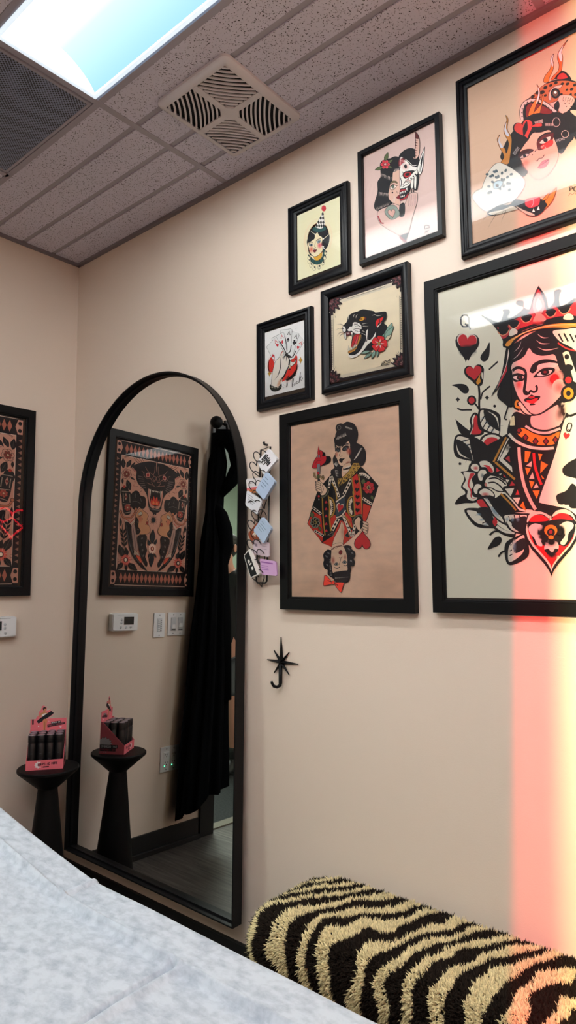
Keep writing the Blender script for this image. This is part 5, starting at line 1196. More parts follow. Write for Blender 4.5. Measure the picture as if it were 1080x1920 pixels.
for q in ('170 1735 130 1790', '260 1720 210 1800 170 1880', '350 1690 320 1760 300 1810', '330 1690 300 1740'): A.l('k', 4, T(q), taper=1)
A.text('PO', 955, 1470, 26, 40, 9, 'k'); A.l('8a4a44', 4, T('940 1555 960 1530 975 1545 1000 1525 1010 1540'))
# second leopard's jaw and curls running to the right
A.f('1a1618', T('880 790 960 760 1060 800 1150 900 1150 1050 1060 1080 1000 1000 950 900'), 4); A.f('d8b098', T('960 760 1000 740 1100 780 1150 860 1080 850'), 4)
picture(A, (1.891, 2.531, 2.132, 2.644), LQ, 'step', M_navy, 'wide black framed print of a woman with flames and leopards, highest on the wall')

# ---- cobra-panther and two women, on the left wall beside the mirror
A = Art((195, 800, 5.838), [(980, 308), (150, 115), (72, 1755), (917, 1770)], .476, .7065, 'bd7f6c', sym=True)
A.sym = False
w_, h_ = A.w, A.h
K2 = '141214'; PK = 'dca08c'; BR = 'c47460'
def R_(c, x0, y0, x1, y1): A.raw([(x0*w_, y0*h_), (x1*w_, y0*h_), (x1*w_, y1*h_), (x0*w_, y1*h_)], c)
R_('1a1416', 0, 0, 1, 1); R_('d8b8a8', .05, .984, .95, .988); R_('d8b8a8', .05, .010, .95, .015)
for k in range(16):
    x = .095+.81*(k+.5)/16
    for yc in (.937, .062): A.raw([((x-.022)*w_, yc*h_), (x*w_, (yc-.036)*h_), ((x+.022)*w_, yc*h_), (x*w_, (yc+.036)*h_)], BR)
for k in range(21):
    y = .125+.75*(k+.5)/21
    A.raw([(.004*w_, (y-.011)*h_), (.004*w_, (y+.011)*h_), (.036*w_, y*h_)], 'a0705f'); A.raw([(.996*w_, (y+.011)*h_), (.996*w_, (y-.011)*h_), (.964*w_, y*h_)], 'a0705f')
for sx in (0, 1):
    for sy in (0, 1):
        f = lambda x, y: ((1-x if sx else x)*w_, (1-y if sy else y)*h_)
        P = [f(.0, .018), f(.045, .018), f(.068, .062), f(.045, .106), f(.0, .106)]; A.raw(P, PK)
        for y in (.040, .084): 
            c = f(.026, y); A.raw([(c[0]+.0085*math.cos(a*.524), c[1]+.0085*math.sin(a*.524)) for a in range(12)], '141012')
R_('f0d2c0', .058, .112, .942, .888); R_('dba08a', .064, .116, .936, .884)
A.sym = True
# rays, flowers, hood
for q in ('325 340 372 400', '350 345 400 395', '385 345 420 392', '420 350 440 385', '350 375 385 405', '330 600 345 610', '320 530 345 545', '340 665 375 660', '395 725 415 710'): A.l(K2, 4, q, 0)
A.leaf(K2, 215, 460, 210, 350, .5); A.leaf(K2, 250, 450, 300, 365, .5); A.leaf(K2, 290, 460, 345, 390, .3); A.leaf(K2, 255, 590, 290, 705, .5); A.leaf(K2, 290, 560, 340, 590, .4); A.leaf(K2, 205, 570, 205, 635, .4)
for a, b in (((215, 440), (213, 370)), ((255, 440), (285, 385)), ((262, 610), (285, 680))): A.l('5c5650', 3, [a, b])
A.flower('d49a84', 250, 525, 58, 6, .85, 15, 4, core='c8a07c', edge=None, cr=.26, fat=.42); A.flower('8a3a30', 250, 525, 38, 6, .85, 15, 2, core='d8b08c', cr=.3, fat=.36)
for x, y in ((232, 335), (248, 330), (264, 325)): A.e(None, x, y, 6, 8, 0, 3, oc=K2)
for x, y in ((340, 620), (330, 650)): A.e(None, x, y, 6, 8, 0, 3, oc='a83a30')
A.f(K2, '565 400 520 385 450 390 380 405 300 440 300 440 355 495 352 560 375 630 430 690 470 760 485 860 500 920 545 955 575 958 575 700 575 400', 0)
A.f('d88074', '305 460 330 470 365 500 340 500', 3, 0, oc=K2)
for k in range(6): A.l('6a5a58', 9, [(372+k*6, 545+k*28), (430+k*6, 560+k*22)], 0)
for q in ('455 445 480 490 520 520 550 545', '440 500 440 540 470 570 520 575', '562 435 555 500 540 540', '415 490 440 510', '500 560 530 600 562 610', '470 620 510 640 545 650', '520 610 540 650 560 660'): A.l('9a6a60', 5, q)
A.e('d89a8c', 482, 535, 24, 28, 8, 4, oc=K2); A.e('b02c28', 482, 536, 14, 18, 0, 0); A.e(K2, 482, 536, 6, 8)
A.e(None, 555, 572, 20, 22, 0, 5, oc='9a6a60')
A.f('c98a78', '484 690 500 690 515 720 505 790 520 860 560 880 565 900 520 900 495 850 482 760', 4, oc=K2)
A.f('141012', '515 715 560 715 565 860 530 850 508 780', 0); A.f('e6d8c4', '498 695 515 695 508 770', 0, 0)
for k in range(3): A.f('e6d8c4', [(520+k*16, 705+k*2), (534+k*16, 707+k*2), (527+k*16, 728)], 0, 0)
A.f('e0402a', '512 850 520 790 532 820 545 770 560 810 560 860 540 868', 0); A.f('f08a4c', '530 855 540 820 555 850', 0)
A.l('8a7a78', 6, '480 870 500 905 540 915 565 918')
# the women, hilts and blades
A.f(K2, '330 870 300 800 295 750 340 710 380 720 400 760 450 780 460 850 445 900 410 905 380 880', 0); A.f(K2, '300 800 340 790 400 860 350 920 310 900 290 840', 0)
for q in ('345 740 350 790', '400 790 410 830', '310 830 350 825 400 850'): A.l('6a6462', 5, q)
A.e(K2, 225, 720, 48, 62); A.e('b8382c', 222, 665, 14, 16); A.f(K2, '190 700 290 730 300 860 290 960 230 970 205 900 195 800', 0)
for q in ('195 715 280 720', '205 850 290 860', '225 955 305 940', '210 740 215 830', '280 745 285 840'): A.l('a89484', 7, q)
A.diamond('c08a78', 240, 775, 34, 90, 3); A.e('7a2420', 240, 775, 12); A.flower('b04a3c', 258, 895, 38, 7, .9, 0, 2, core='d8b08c')
A.f('d99a70', '400 900 440 935 470 955 485 990 470 1020 485 1040 480 1070 500 1110 505 1150 480 1180 420 1190 370 1180 360 1120 370 1050 345 1010 345 980 370 930', 4, oc=K2)
A.g('c85a44', 395, 1020, 34, 50, a=.7); A.f(K2, '370 985 395 940 420 960 385 975', 0); A.f('c8c0b0', '375 960 405 940 420 965 385 978', 3, oc=K2); A.l(K2, 6, '365 1000 400 985 420 970'); A.e(K2, 418, 1018, 6); A.l(K2, 4, '450 1080 480 1065'); A.f('a83a30', '465 1045 485 1055 475 1085 460 1070', 2, oc=K2)
A.f(K2, '350 1000 380 1040 375 1100 400 1150 370 1190 340 1170 335 1080', 0); A.l('7a6a66', 5, '360 1050 375 1060'); A.l('7a6a66', 5, '365 1130 385 1140')
A.l(K2, 20, '185 945 210 1000 285 1010 330 960 350 915'); A.l('c97a58', 13, '185 945 210 1000 285 1010 330 960 350 915'); A.e('c97a58', 182, 940, 15, 18, 0, 5, oc=K2); A.e('c97a58', 348, 912, 15, 18, 0, 5, oc=K2)
A.f('d8b8a4', '235 1020 285 1060 330 1015 340 1050 295 1100 225 1045', 4, 0, oc=K2); A.l('c8402c', 8, '240 1020 288 1062 325 1020', 0)
A.f(K2, '230 1060 300 1100 320 1350 400 1480 475 1588 475 1588 400 1540 300 1400 260 1250', 0); A.l('5a5456', 8, '245 1090 270 1250 320 1400 390 1500'); A.f('b89488', '300 1100 335 1090 360 1250 370 1350 335 1370 310 1250', 3, oc=K2); A.l(K2, 4, '318 1120 330 1200 340 1280 352 1350'); A.f('d8b8a4', '330 1350 385 1400 380 1420 325 1410', 3, 0, oc=K2); A.f('e2583c', '348 1410 400 1440 410 1500 370 1460', 3, oc=K2)
A.f(K2, '365 1210 450 1190 470 1230 455 1300 470 1360 450 1430 475 1500 460 1540 430 1490 400 1420 380 1340', 0)
for x, y in ((415, 1230), (410, 1300), (420, 1360), (430, 1420)): A.e('6a6260', x, y, 9, 14, 20, n=8)
# side sprigs and corner flowers
A.leaf(K2, 180, 1100, 182, 1005, .3); A.l(K2, 6, '245 1380 220 1280 200 1180 205 1080')
for k in range(4): A.leaf(K2, 208+k*5, 1180+k*45, 172+k*6, 1120+k*50, .3); A.leaf(K2, 212+k*6, 1180+k*45, 238+k*6, 1120+k*45, .35)
A.leaf(K2, 210, 1430, 165, 1300, .5); A.leaf(K2, 250, 1430, 240, 1330, .5); A.leaf(K2, 210, 1490, 140, 1575, .5); A.leaf(K2, 260, 1500, 362, 1578, .5); A.leaf(K2, 245, 1510, 245, 1585, .4)
for a, b in (((205, 1410), (175, 1320)), ((200, 1505), (155, 1560)), ((280, 1520), (345, 1565))): A.l('5c5650', 3, [a, b])
for k in range(12):
    a = k*.5236; A.l('c85a4c', 16, [(238+math.cos(a)*22, 1465+math.sin(a)*24), (238+math.cos(a)*52, 1465+math.sin(a)*58)], 0)
A.e(K2, 238, 1465, 24, 28); A.e('e8d0b8', 236, 1465, 13, 18)
for q in ('165 1480 145 1490', '290 1440 305 1425', '292 1460 310 1455', '160 1460 145 1455'): A.l(K2, 3, q)
A.sym = False
for k in range(16):
    a = k*.3927; A.l(K2, 5, [(540+math.cos(a)*14, 1030+math.sin(a)*18), (540+math.cos(a)*(46 if k % 2 else 58), 1030+math.sin(a)*(52 if k % 2 else 66))], taper=1)
A.e(K2, 540, 1030, 20, 26)
A.leaf(K2, 525, 1290, 535, 1130, .36); A.leaf(K2, 522, 1380, 512, 1540, .34); A.leaf(K2, 505, 1320, 475, 1240, .4); A.leaf(K2, 545, 1310, 572, 1240, .4); A.leaf(K2, 505, 1390, 480, 1440, .4); A.leaf(K2, 545, 1395, 570, 1440, .4)
for k in range(12):
    a = k*.5236; A.l('e0b8a4', 15, [(525+math.cos(a)*18, 1342+math.sin(a)*22), (525+math.cos(a)*44, 1342+math.sin(a)*54)], 0)
A.e('7a2420', 525, 1342, 20, 26); A.e('d8b08c', 525, 1342, 9, 12)
picture(A, (-.754, -.200, 1.213, 1.995), (-.727, -.251, 1.253, 1.9595), 'flat', M_satin, 'black framed print on the left wall, cobra-hooded panther over two women, half out of view', left=True)
# ---------------------------------------------------------------- fittings on the left wall (local x runs towards the corner, -y into the room)
def wall_thing(name, label, cat, y, z, group=None):
    return thing(name, label, cat, (.0005, y, z), PI/2, group)
M_mark = mat('grey_marking', '7c8288', .5); M_shade = mat('pale_grey_plastic', 'c6ccd2', .4); M_lcd = mat('dark_display', '23282a', .2)
t = wall_thing('thermostat', 'white thermostat with a dark display on the left wall', 'thermostat', -.332, 1.048)
bm = BM()
prism(bm, [(-.072, .004), (-.06, .001), (.06, .001), (.072, .004), (.072, .079), (.06, .083), (-.06, .083), (-.072, .079)], -.030, 0)
es = [e for e in bm.edges if abs(e.verts[0].co.y+.03) < 1e-6 and abs(e.verts[1].co.y+.03) < 1e-6]
bmesh.ops.bevel(bm, geom=es, offset=.004, segments=3, affect='EDGES')
obj('housing', bm, M_white, t, autosmooth=.6)
bm = BM(); bx(bm, (-.0185, -.0303, .048), (.055, .0012, .036)); obj('display', bm, M_lcd, t)
for x, z in ((.0226, .0524), (.0226, .0384), (.0256, .0177), (-.0032, .0177), (-.030, .0177)):
    bm = BM(); lathe(bm, [(.0001, -.0322), (.0048, -.0322), (.0058, -.030), (.0058, -.0295)], (x, 0, z), 20, axis='Y'); obj('button', bm, M_shade, t)
bm = BM(); bx(bm, (0, -.0302, .0755), (.09, .0008, .0012)); obj('seam_line', bm, M_mark, t)
def plate(bm, w, h):
    bx(bm, (0, -.003, h/2), (w, .006, h), bev=.002)
def screw(t, x, z):
    bm = BM(); lathe(bm, [(.0001, -.0072), (.003, -.0068), (.003, -.0058)], (x, 0, z), 14, axis='Y'); obj('screw', bm, M_mark, t)
t = wall_thing('fan_timer_switch', 'narrow white wall plate with a column of timer buttons', 'light switch', -.5515, 1.011, 'white switch plates')
bm = BM(); plate(bm, .069, .119); obj('wall_plate', bm, M_white, t); screw(t, 0, .109); screw(t, 0, .010)
bm = BM(); bx(bm, (0, -.0065, .0595), (.028, .003, .066), bev=.001); obj('control_panel', bm, M_shade, t)
for k in range(6):
    bm = BM(); bx(bm, (.0, -.009, .083-k*.0098), (.020, .003, .006), bev=.0008); b_ = obj('timer_button', bm, M_white, t)
    bm = BM(); bx(bm, (-.006, -.0107, .083-k*.0098), (.007, .0008, .0035)); obj('legend', bm, M_dark, b_)
t = wall_thing('dimmer_switch', 'wide white wall plate with two sliding dimmers beside the timer plate', 'light switch', -.662, 1.017, 'white switch plates')
bm = BM(); plate(bm, .114, .115); obj('wall_plate', bm, M_white, t)
for s in (-1, 1):
    screw(t, s*.023, .104); screw(t, s*.023, .011)
    bm = BM(); bx(bm, (s*.023, -.0065, .0575), (.032, .004, .066), bev=.0015); d = obj('dimmer', bm, M_shade, t)
    bm = BM(); bx(bm, (s*.023, -.0095, .045 if s > 0 else .052), (.022, .006, .022), bev=.0015); obj('slider', bm, M_white, d)
    bm = BM(); bx(bm, (s*.023, -.0089, .030), (.024, .0012, .004)); obj('slot', bm, M_dark, d)
t = wall_thing('power_outlet', 'white double power outlet with two green indicator lights low on the left wall', 'power outlet', -.6505, .362)
bm = BM(); plate(bm, .117, .119); obj('wall_plate', bm, M_white, t)
M_led = mat('green_indicator', '40ff90', .4, emit='50ffa0', estr=6)
for s in (-1, 1):
    screw(t, s*.023, .108); screw(t, s*.023, .011)
    bm = BM(); bx(bm, (s*.023, -.0065, .0595), (.033, .003, .067), bev=.001); d = obj('socket', bm, M_white, t)
    for z in (.041, .078):
        bm = BM(); bx(bm, (s*.023-.006, -.0082, z+.004), (.0022, .0006, .008)); bx(bm, (s*.023+.006, -.0082, z+.004), (.0022, .0006, .0065)); bx(bm, (s*.023, -.0082, z-.006), (.0045, .0006, .0045)); obj('socket_slots', bm, M_dark, d)
    bm = BM(); bx(bm, (s*.023+.012, -.0084, .029), (.0035, .0012, .0035)); obj('indicator_light', bm, M_led, d)

# ball coat hook and the black robe hanging from it
HY, HZ = -.803, 2.137
t = wall_thing('coat_hook', 'black ball-ended coat hook high on the left wall holding the robe', 'coat hook', HY, HZ)
bm = BM(); tube(bm, [(-.07, 0, -.13), (-.07, -.05, -.12), (-.062, -.13, -.06), (-.04, -.135, -.01), (0, -.10, 0)], .008, 12); obj('stem', bm, M_black, t, autosmooth=.6)
bm = BM(); bmesh.ops.create_uvsphere(bm, u_segments=32, v_segments=20, radius=.034, matrix=Matrix.Translation((0, -.10, 0))); obj('ball', bm, M_black, t, autosmooth=2)
bm = BM(); tube(bm, [(-.004, -.10, -.02), (-.004, -.10, -.05), (-.02, -.10, -.062), (-.07, -.05, -.12)], .006, 10); obj('lower_peg', bm, M_black, t, autosmooth=2)
def robe_mesh():
    bm = BM(); NZ, NA = 70, 120; rings = []
    for i in range(NZ+1):
        u = i/NZ; z = 2.085-(2.085-.215)*u
        # centre (x out from wall, y along wall) and half sizes
        cx_ = np.interp(z, [.2, .9, 1.5, 1.75, 2.0, 2.085], [.118, .110, .092, .075, .075, .07])
        cy_ = np.interp(z, [.2, .9, 1.5, 1.75, 2.0, 2.085], [-.770, -.79, -.815, -.835, -.845, -.825])
        ax = np.interp(z, [.2, .9, 1.5, 1.65, 1.75, 1.92, 2.085], [.100, .085, .060, .035, .040, .06, .022])
        ay = np.interp(z, [.2, .9, 1.5, 1.65, 1.75, 1.92, 2.085], [.130, .095, .060, .050, .05, .045, .018])
        ring = []
        for k in range(NA):
            a = 2*PI*k/NA
            fold = 1+.13*math.sin(9*a+2.2*math.sin(z*1.7)+1)*min(1, u*3)+.07*math.sin(17*a+z*2)*min(1, u*2)+.05*noise.noise(Vector((math.cos(a)*2, math.sin(a)*2, z*3)))
            x = cx_+ax*math.cos(a)*fold; y = cy_+ay*math.sin(a)*fold
            zz = z
            if u > .9: zz += (u-.9)/.1*(.055*(math.cos(a)-.8*math.sin(a))+.012*math.sin(a*5))
            ring.append(bm.verts.new((max(x, .012), y, zz)))
        rings.append(ring)
    for A_, B_ in zip(rings, rings[1:]):
        for k in range(NA): bm.faces.new((A_[k], A_[(k+1) % NA], B_[(k+1) % NA], B_[k]))
    bm.faces.new(rings[0])
    return bm
rb = thing('black_robe', 'long black robe hanging from the ball hook, seen in the mirror', 'robe', (.06, HY, .2))
M_cloth = mat('black_fabric', '050608', .85, spec=.05, bump=(400, .2, .001))
bm = robe_mesh(); bmesh.ops.translate(bm, vec=(-.06, -HY, -.2), verts=bm.verts); obj('robe_body', bm, M_cloth, rb, autosmooth=2)
# sleeve hanging on the room side, and its shoulder drape
bm = BM(); tube(bm, [(.03, -.02, 1.5), (.065, -.03, 1.44), (.085, -.04, 1.36), (.09, -.045, 1.28), (.07, -.04, 1.18), (.09, -.04, .9), (.10, -.04, .5)], .04, 16, rads=[.02, .035, .042, .042, .035, .045, .05])
obj('sleeve', bm, M_cloth, rb, autosmooth=2)
bm = BM(); tube(bm, [(.03, -.01, 1.875), (.08, -.05, 1.86), (.12, -.09, 1.80), (.125, -.10, 1.70), (.09, -.07, 1.62), (.05, -.04, 1.55)], .04, 16, rads=[.03, .05, .06, .05, .035, .02])
obj('collar', bm, M_cloth, rb, autosmooth=2)

# ---------------------------------------------------------------- card rack of wire hearts
t = thing('card_rack', 'narrow black wire card rack of stacked hearts between mirror and framed queen', 'card rack', (1.163, -.001, 1.265))
RX, RZ = 1.163, 1.265
def rk(p): return (p[0]-RX, p[1]+.001, p[2]-RZ)
M_wire = mat('black_wire', '0a0a0b', .4)
bm = BM()
tube(bm, [rk(p) for p in [(1.152, -.012, 1.706), (1.195, -.012, 1.712), (1.177, -.012, 1.268), (1.170, -.012, 1.263), (1.136, -.012, 1.263), (1.130, -.012, 1.270)]], .003, 8, closed=True)
obj('wire_frame', bm, M_wire, t, autosmooth=2)
for k in range(13):
    z = 1.700-k*.0322; xc = 1.170-k*.0016 + (-.010 if k % 2 else .006)
    pts = []
    for j in range(30):
        a = 2*PI*j/30; hx = math.sin(a)**3; hz = (13*math.cos(a)-5*math.cos(2*a)-2*math.cos(3*a)-math.cos(4*a))/15
        f = (hz+1.1)/1.9
        pts.append(rk((xc+hx*.031, -.014-.034*max(0, f), z-.030+hz*.030)))
    bm = BM(); tube(bm, pts, .0016, 6, closed=True); obj('heart_pocket', bm, M_wire, t, autosmooth=2)
bm = BM(); tube(bm, [rk(p) for p in [(1.172, -.003, 1.722), (1.172, -.016, 1.722), (1.172, -.020, 1.73)]], .004, 10); obj('hanging_peg', bm, M_wire, t, autosmooth=2)
def card(name, quad, y0, th, colour, label, marks=(), edge=None):
    """stack of business cards; quad corners in x,z on the wall"""
    cx_ = sum(q[0] for q in quad)/4; zb = min(q[1] for q in quad)
    c = thing(name, label, 'business cards', (cx_, y0, zb), 0, 'business cards in the wire rack')
    P = [(q[0]-cx_, q[1]-zb) for q in quad]
    bm = BM(); prism(bm, P, -th, 0); bmesh.ops.bevel(bm, geom=[e for e in bm.edges if abs(e.verts[0].co.y-e.verts[1].co.y) > th*.5], offset=.003, segments=2, affect='EDGES')
    obj('card_stack', bm, mat('card_stock', colour, .5), c)
    # printed face: unit square over the quad
    V = []; F = []; Cc = []
    def q(u, v):                                   # u right, v down from corner 0
        a = Vector(P[0]).lerp(Vector(P[1]), u); b = Vector(P[3]).lerp(Vector(P[2]), u); p = a.lerp(b, v); return p
    for i, (u0, v0, u1, v1, cc) in enumerate(marks):
        i0 = len(V)
        for u, v in ((u0, v0), (u1, v0), (u1, v1), (u0, v1)):
            p = q(u, v); V.append((p.x, -th-.0002-.00003*i, p.y)); Cc.append((*lin(cc), 1))
        F.append([i0, i0+1, i0+2, i0+3])
    if marks:
        me = bpy.data.meshes.new('printed_face'); me.from_pydata(V, [], F); at = me.color_attributes.new('Col', 'FLOAT_COLOR', 'POINT'); at.data.foreach_set('color', np.array(Cc).ravel()); me.materials.append(M_paper)
        o = bpy.data.objects.new('printed_face', me); COL.objects.link(o); o.parent = c
random.seed(3)
W0 = [(.12, .28, .22, .70, '15161a'), (.25, .22, .34, .78, '15161a'), (.37, .30, .46, .66, '15161a'), (.50, .25, .58, .75, '15161a'), (.62, .28, .72, .62, '15161a'), (.75, .35, .88, .6, '15161a'), (.2, .40, .84, .50, '3a3c44')]
def lines(c, n=5): return [(.15, .18+.14*k, .45+.09*((k*7) % 4), .21+.14*k, c) for k in range(n)]
card('business_card', [(1.215, 1.698), (1.253, 1.658), (1.194, 1.613), (1.164, 1.661)], -.034, .010, 'eceef2', 'white card with thick black lettering at the top of the rack', [(u*.9+.02, v, u2*.9+.02, v2, c) for u, v, u2, v2, c in W0])
card('business_card', [(1.102, 1.611), (1.176, 1.609), (1.178, 1.562), (1.108, 1.560)], -.026, .006, 'e9e6e6', 'white card with a pink and orange foot, left in the rack', [(0, .62, 1, .76, 'e07a80'), (0, .76, 1, 1, 'c8763c'), (.15, .3, .55, .34, '66686c')])
card('business_card', [(1.211, 1.621), (1.249, 1.584), (1.201, 1.530), (1.164, 1.565)], -.040, .012, 'b4cbe6', 'upper pale blue card stack sticking out to the right', lines('6f86a4', 4))
card('business_card', [(1.119, 1.570), (1.189, 1.530), (1.166, 1.485), (1.112, 1.521)], -.038, .008, 'dfe4ea', 'white card with fine grey text below the orange-footed card', lines('7a828c', 4))
card('business_card', [(1.192, 1.476), (1.232, 1.436), (1.197, 1.388), (1.152, 1.434)], -.040, .010, 'aec4dc', 'lower pale blue card stack sticking out to the right', lines('7a8ea8', 4))
card('business_card', [(1.153, 1.462), (1.176, 1.416), (1.134, 1.385), (1.110, 1.426)], -.028, .004, '9a4a2a', 'rust brown card with a white emblem at the left of the rack', [(.35, .40, .45, .7, 'e8d8c8'), (.5, .35, .58, .6, 'e8d8c8'), (.38, .5, .65, .56, 'e8d8c8')])
card('business_card', [(1.138, 1.404), (1.212, 1.392), (1.212, 1.345), (1.145, 1.357)], -.034, .005, 'cdbcc6', 'greyish pink card with rounded corners low in the rack', [(.12, .22, .28, .42, '8a7a88'), (.55, .3, .9, .33, '9a8a98'), (.55, .5, .85, .53, '9a8a98')])
card('business_card', [(1.111, 1.353), (1.138, 1.375), (1.182, 1.292), (1.142, 1.279)], -.042, .010, 'e4e2dc', 'black and white card at the bottom left of the rack', [(.06, .03, .74, .97, '121416'), (.25, .3, .5, .42, 'e6e4de'), (.3, .46, .6, .52, 'e6e4de'), (.4, .62, .6, .74, 'e6e4de')])
card('business_card', [(1.172, 1.342), (1.243, 1.331), (1.247, 1.285), (1.180, 1.290)], -.036, .005, 'cba3cf', 'lilac card with purple text at the bottom right of the rack', [(.08, .15, .8, .24, '9460a4'), (.06, .4, .5, .44, '9a6cae'), (.06, .52, .48, .56, '9a6cae'), (.06, .64, .5, .68, '9a6cae')])

# ---------------------------------------------------------------- star-shaped wall hook
t = thing('star_hook', 'black eight-pointed star hook on the wall below the framed queen', 'wall hook', (1.231, -.001, .936))
bm = BM()
def spike(dx, dz, w, tip=.003):
    L = math.hypot(dx, dz); nx, nz = -dz/L, dx/L; cz_ = .076
    c = (0, -.013, cz_); e = (dx, -.006, cz_+dz)
    for s in (-1, 1):
        pass
    b0 = bm.verts.new((nx*w, -.002, cz_+nz*w)); b1 = bm.verts.new((-nx*w, -.002, cz_-nz*w)); b2 = bm.verts.new(c)
    t0 = bm.verts.new((dx+nx*tip/2, -.003, cz_+dz+nz*tip/2)); t1 = bm.verts.new((dx-nx*tip/2, -.003, cz_+dz-nz*tip/2)); t2 = bm.verts.new(e)
    for f in ((b0, b2, t2, t0), (b2, b1, t1, t2), (b1, b0, t0, t1), (t0, t2, t1), (b0, b1, b2)): bm.faces.new(f)
spike(0, .079, .0075); spike(-.060, .004, .007); spike(.070, -.001, .007); spike(-.031, .036, .006); spike(.034, .034, .006); spike(-.031, -.036, .006); spike(.034, -.038, .006)
obj('star', bm, M_black, t)
bm = BM(); tube(bm, [(0, -.008, .07), (0, -.008, .012), (-.001, -.010, .004), (-.006, -.018, 0), (-.012, -.026, .003), (-.016, -.030, .012), (-.017, -.031, .018)], .0048, 12, rads=[.006, .006, .0055, .005, .005, .0045, .004]); obj('hook', bm, M_black, t, autosmooth=2)

# ---------------------------------------------------------------- pink counter display box with black tubes on the stool
TH = math.radians(54); BX = Vector((.1875, -.204, SH))
t = thing('display_box', 'pink cardboard display box of black tubes standing on the pedestal table', 'display box', BX, TH)
M_pink = mat('pink_card', 'e97480', .55); M_inner = mat('dark_card', '2a2024', .7)
BWd, BDp = .136, .105
bm = BM(); bx(bm, (0, 0, .001), (BWd, BDp, .002)); obj('box_floor', bm, M_pink, t)
def flat(W_, H_, col): return Art((0, 0, 1), [(0, 0), (W_, 0), (W_, H_), (0, H_)], W_/1000, H_/1000, col)
bm = BM(); bx(bm, (0, -BDp/2+.001, .019), (BWd, .0015, .034)); lip = obj('front_lip', bm, M_pink, t)
A = flat(136, 34, 'e97480')
for k in range(9): a = k*.7; A.f('f0e6e8', [(46+12*math.cos(a), 17+11*math.sin(a)), (46+16*math.cos(a+.35), 17+14*math.sin(a+.35)), (46, 17)], 0, 0)
A.e('f0e6e8', 46, 17, 12, 11); A.e('e97480', 52, 17, 9, 7); A.text('BUMPS NO MORE', 44, 12, 4.2, 8, 1.9, '2a1018', ux=(1, -.04), gap=.32); A.f('2a1018', '62 24 84 23 84 27 62 28', 0, 0)
A.build('lip_print', M_paper, t, (-BWd/2, -BDp/2-.0002, .002))
for s in (-1, 1):
    bm = BM(); P = [(-BDp/2, 0), (BDp/2, 0), (BDp/2, .130), (BDp/2-.008, .130), (-BDp/2, .036)]
    A_ = [bm.verts.new((s*BWd/2, y, z)) for y, z in P]; B_ = [bm.verts.new((s*(BWd/2-.0015), y, z)) for y, z in P]
    bm.faces.new(A_); bm.faces.new(B_[::-1])
    for k in range(5): bm.faces.new((A_[k], B_[k], B_[(k+1) % 5], A_[(k+1) % 5]))
    o = obj('side_panel', bm, M_pink, t)
# printed right side panel, in a frame of its own turned to face outwards
Sd = Art((0, 0, 1), [(0, 0), (105, 0), (105, 130), (0, 130)], .105, .130, 'e97480'); Sd.V = []; Sd.F = []; Sd.C = []; Sd.lay = 0
P = []
for k in range(26):
    a = 2*PI*k/26; r = 33 if k % 2 else 26
    P.append((min(105, max(0, 84+r*math.cos(a))), 87+r*.8*math.sin(a)))
Sd.f('e8e2e6', P, 1.2, 0, oc='2a1018')
Sd.f('15161a', '28 92 104 92 104 106 28 106', 0, 0); Sd.f('15161a', '36 106 104 106 104 118 36 118', 0, 0)
Sd.text('SAY GOODBYE', 32, 95, 4.4, 8, 1.6, 'f0ecee', gap=.42); Sd.text('TO INGROWNS', 40, 108.5, 4.2, 6.5, 1.1, 'c8505e', gap=.38)
for x in (78, 88, 98): Sd.heart('e8c0c8', x, 122, 6, 6)
sp_ = Sd.build('side_print', M_paper, t, (BWd/2+.0003, -BDp/2, 0)); sp_.rotation_euler = (0, 0, PI/2)
# raised header card with cut-out figure
bm = BM(); bx(bm, (0, BDp/2-.001, .085), (BWd, .0015, .170)); obj('header_card', bm, M_pink, t)
HC = Art((20, 1300, 7.714), [(200, 350), (770, 318), (765, 545), (195, 575)], .136, .054, 'ec7884')
HC.f('15161a', '225 350 250 348 248 432 225 434', 0, 0)
HC.f('15161a', '520 388 675 366 676 400 522 424', 0, 0); HC.f('15161a', '462 434 740 390 742 422 466 476', 0, 0)
HC.text('AFRAID OF', 530, 392, 11, 20, 4.5, 'f4eef0', ux=(.99, -.13)); HC.text('BUMPS & INGROWNS?', 472, 441, 11, 18, 3, 'c8687a', ux=(.985, -.165), gap=.38)
HC.heart('f4e0e4', 674, 468, 36, 30, 10); HC.e('f4e0e4', 324, 458, 10, 9); HC.e('f0b0bc', 487, 376, 8, 8)
HC.f('d98a64', '398 350 460 345 455 400 440 470 430 520 425 548 400 548 398 500 396 430', 0); HC.l('7a3a24', 6, '420 380 424 440 416 540'); HC.f('2a1a1a', '396 528 404 528 404 552 394 552', 0, 0); HC.f('2a1a1a', '424 526 434 526 436 550 424 552', 0, 0)
HC.build('header_print', M_paper, t, (-BWd/2, BDp/2-.0021, .116))
FG = Art((20, 1300, 7.714), [(300, 120), (570, 105), (570, 395), (300, 410)], .0645, .069, 'ec7884'); FG.V = []; FG.F = []; FG.C = []; FG.lay = 0
FG.f('e88a98', '385 165 400 135 425 128 448 145 452 180 445 210 475 225 515 198 540 210 558 250 540 275 470 325 465 345 400 350 370 385 330 408 305 385 308 355 330 330 322 290 345 245 385 215', 0)
FG.f('cf8a62', '395 180 412 150 435 160 438 190 428 212 455 225 465 260 440 300 380 300 370 280 352 290 360 305 345 312 328 292 350 245 390 218', 0)
FG.f('2a1614', '388 175 392 150 415 138 440 150 440 168 420 165 400 190', 0); FG.f('ece4e0', '378 262 440 240 462 262 440 300 385 300', 0)
FG.f('1a1c22', '308 358 505 212 535 218 552 252 345 398 318 395', 0); FG.l('40444e', 5, '350 352 372 348', 0)
FG.build('figure_cutout', M_paper, t, (-BWd/2+.0238, BDp/2-.0023, .153))
bm = BM()
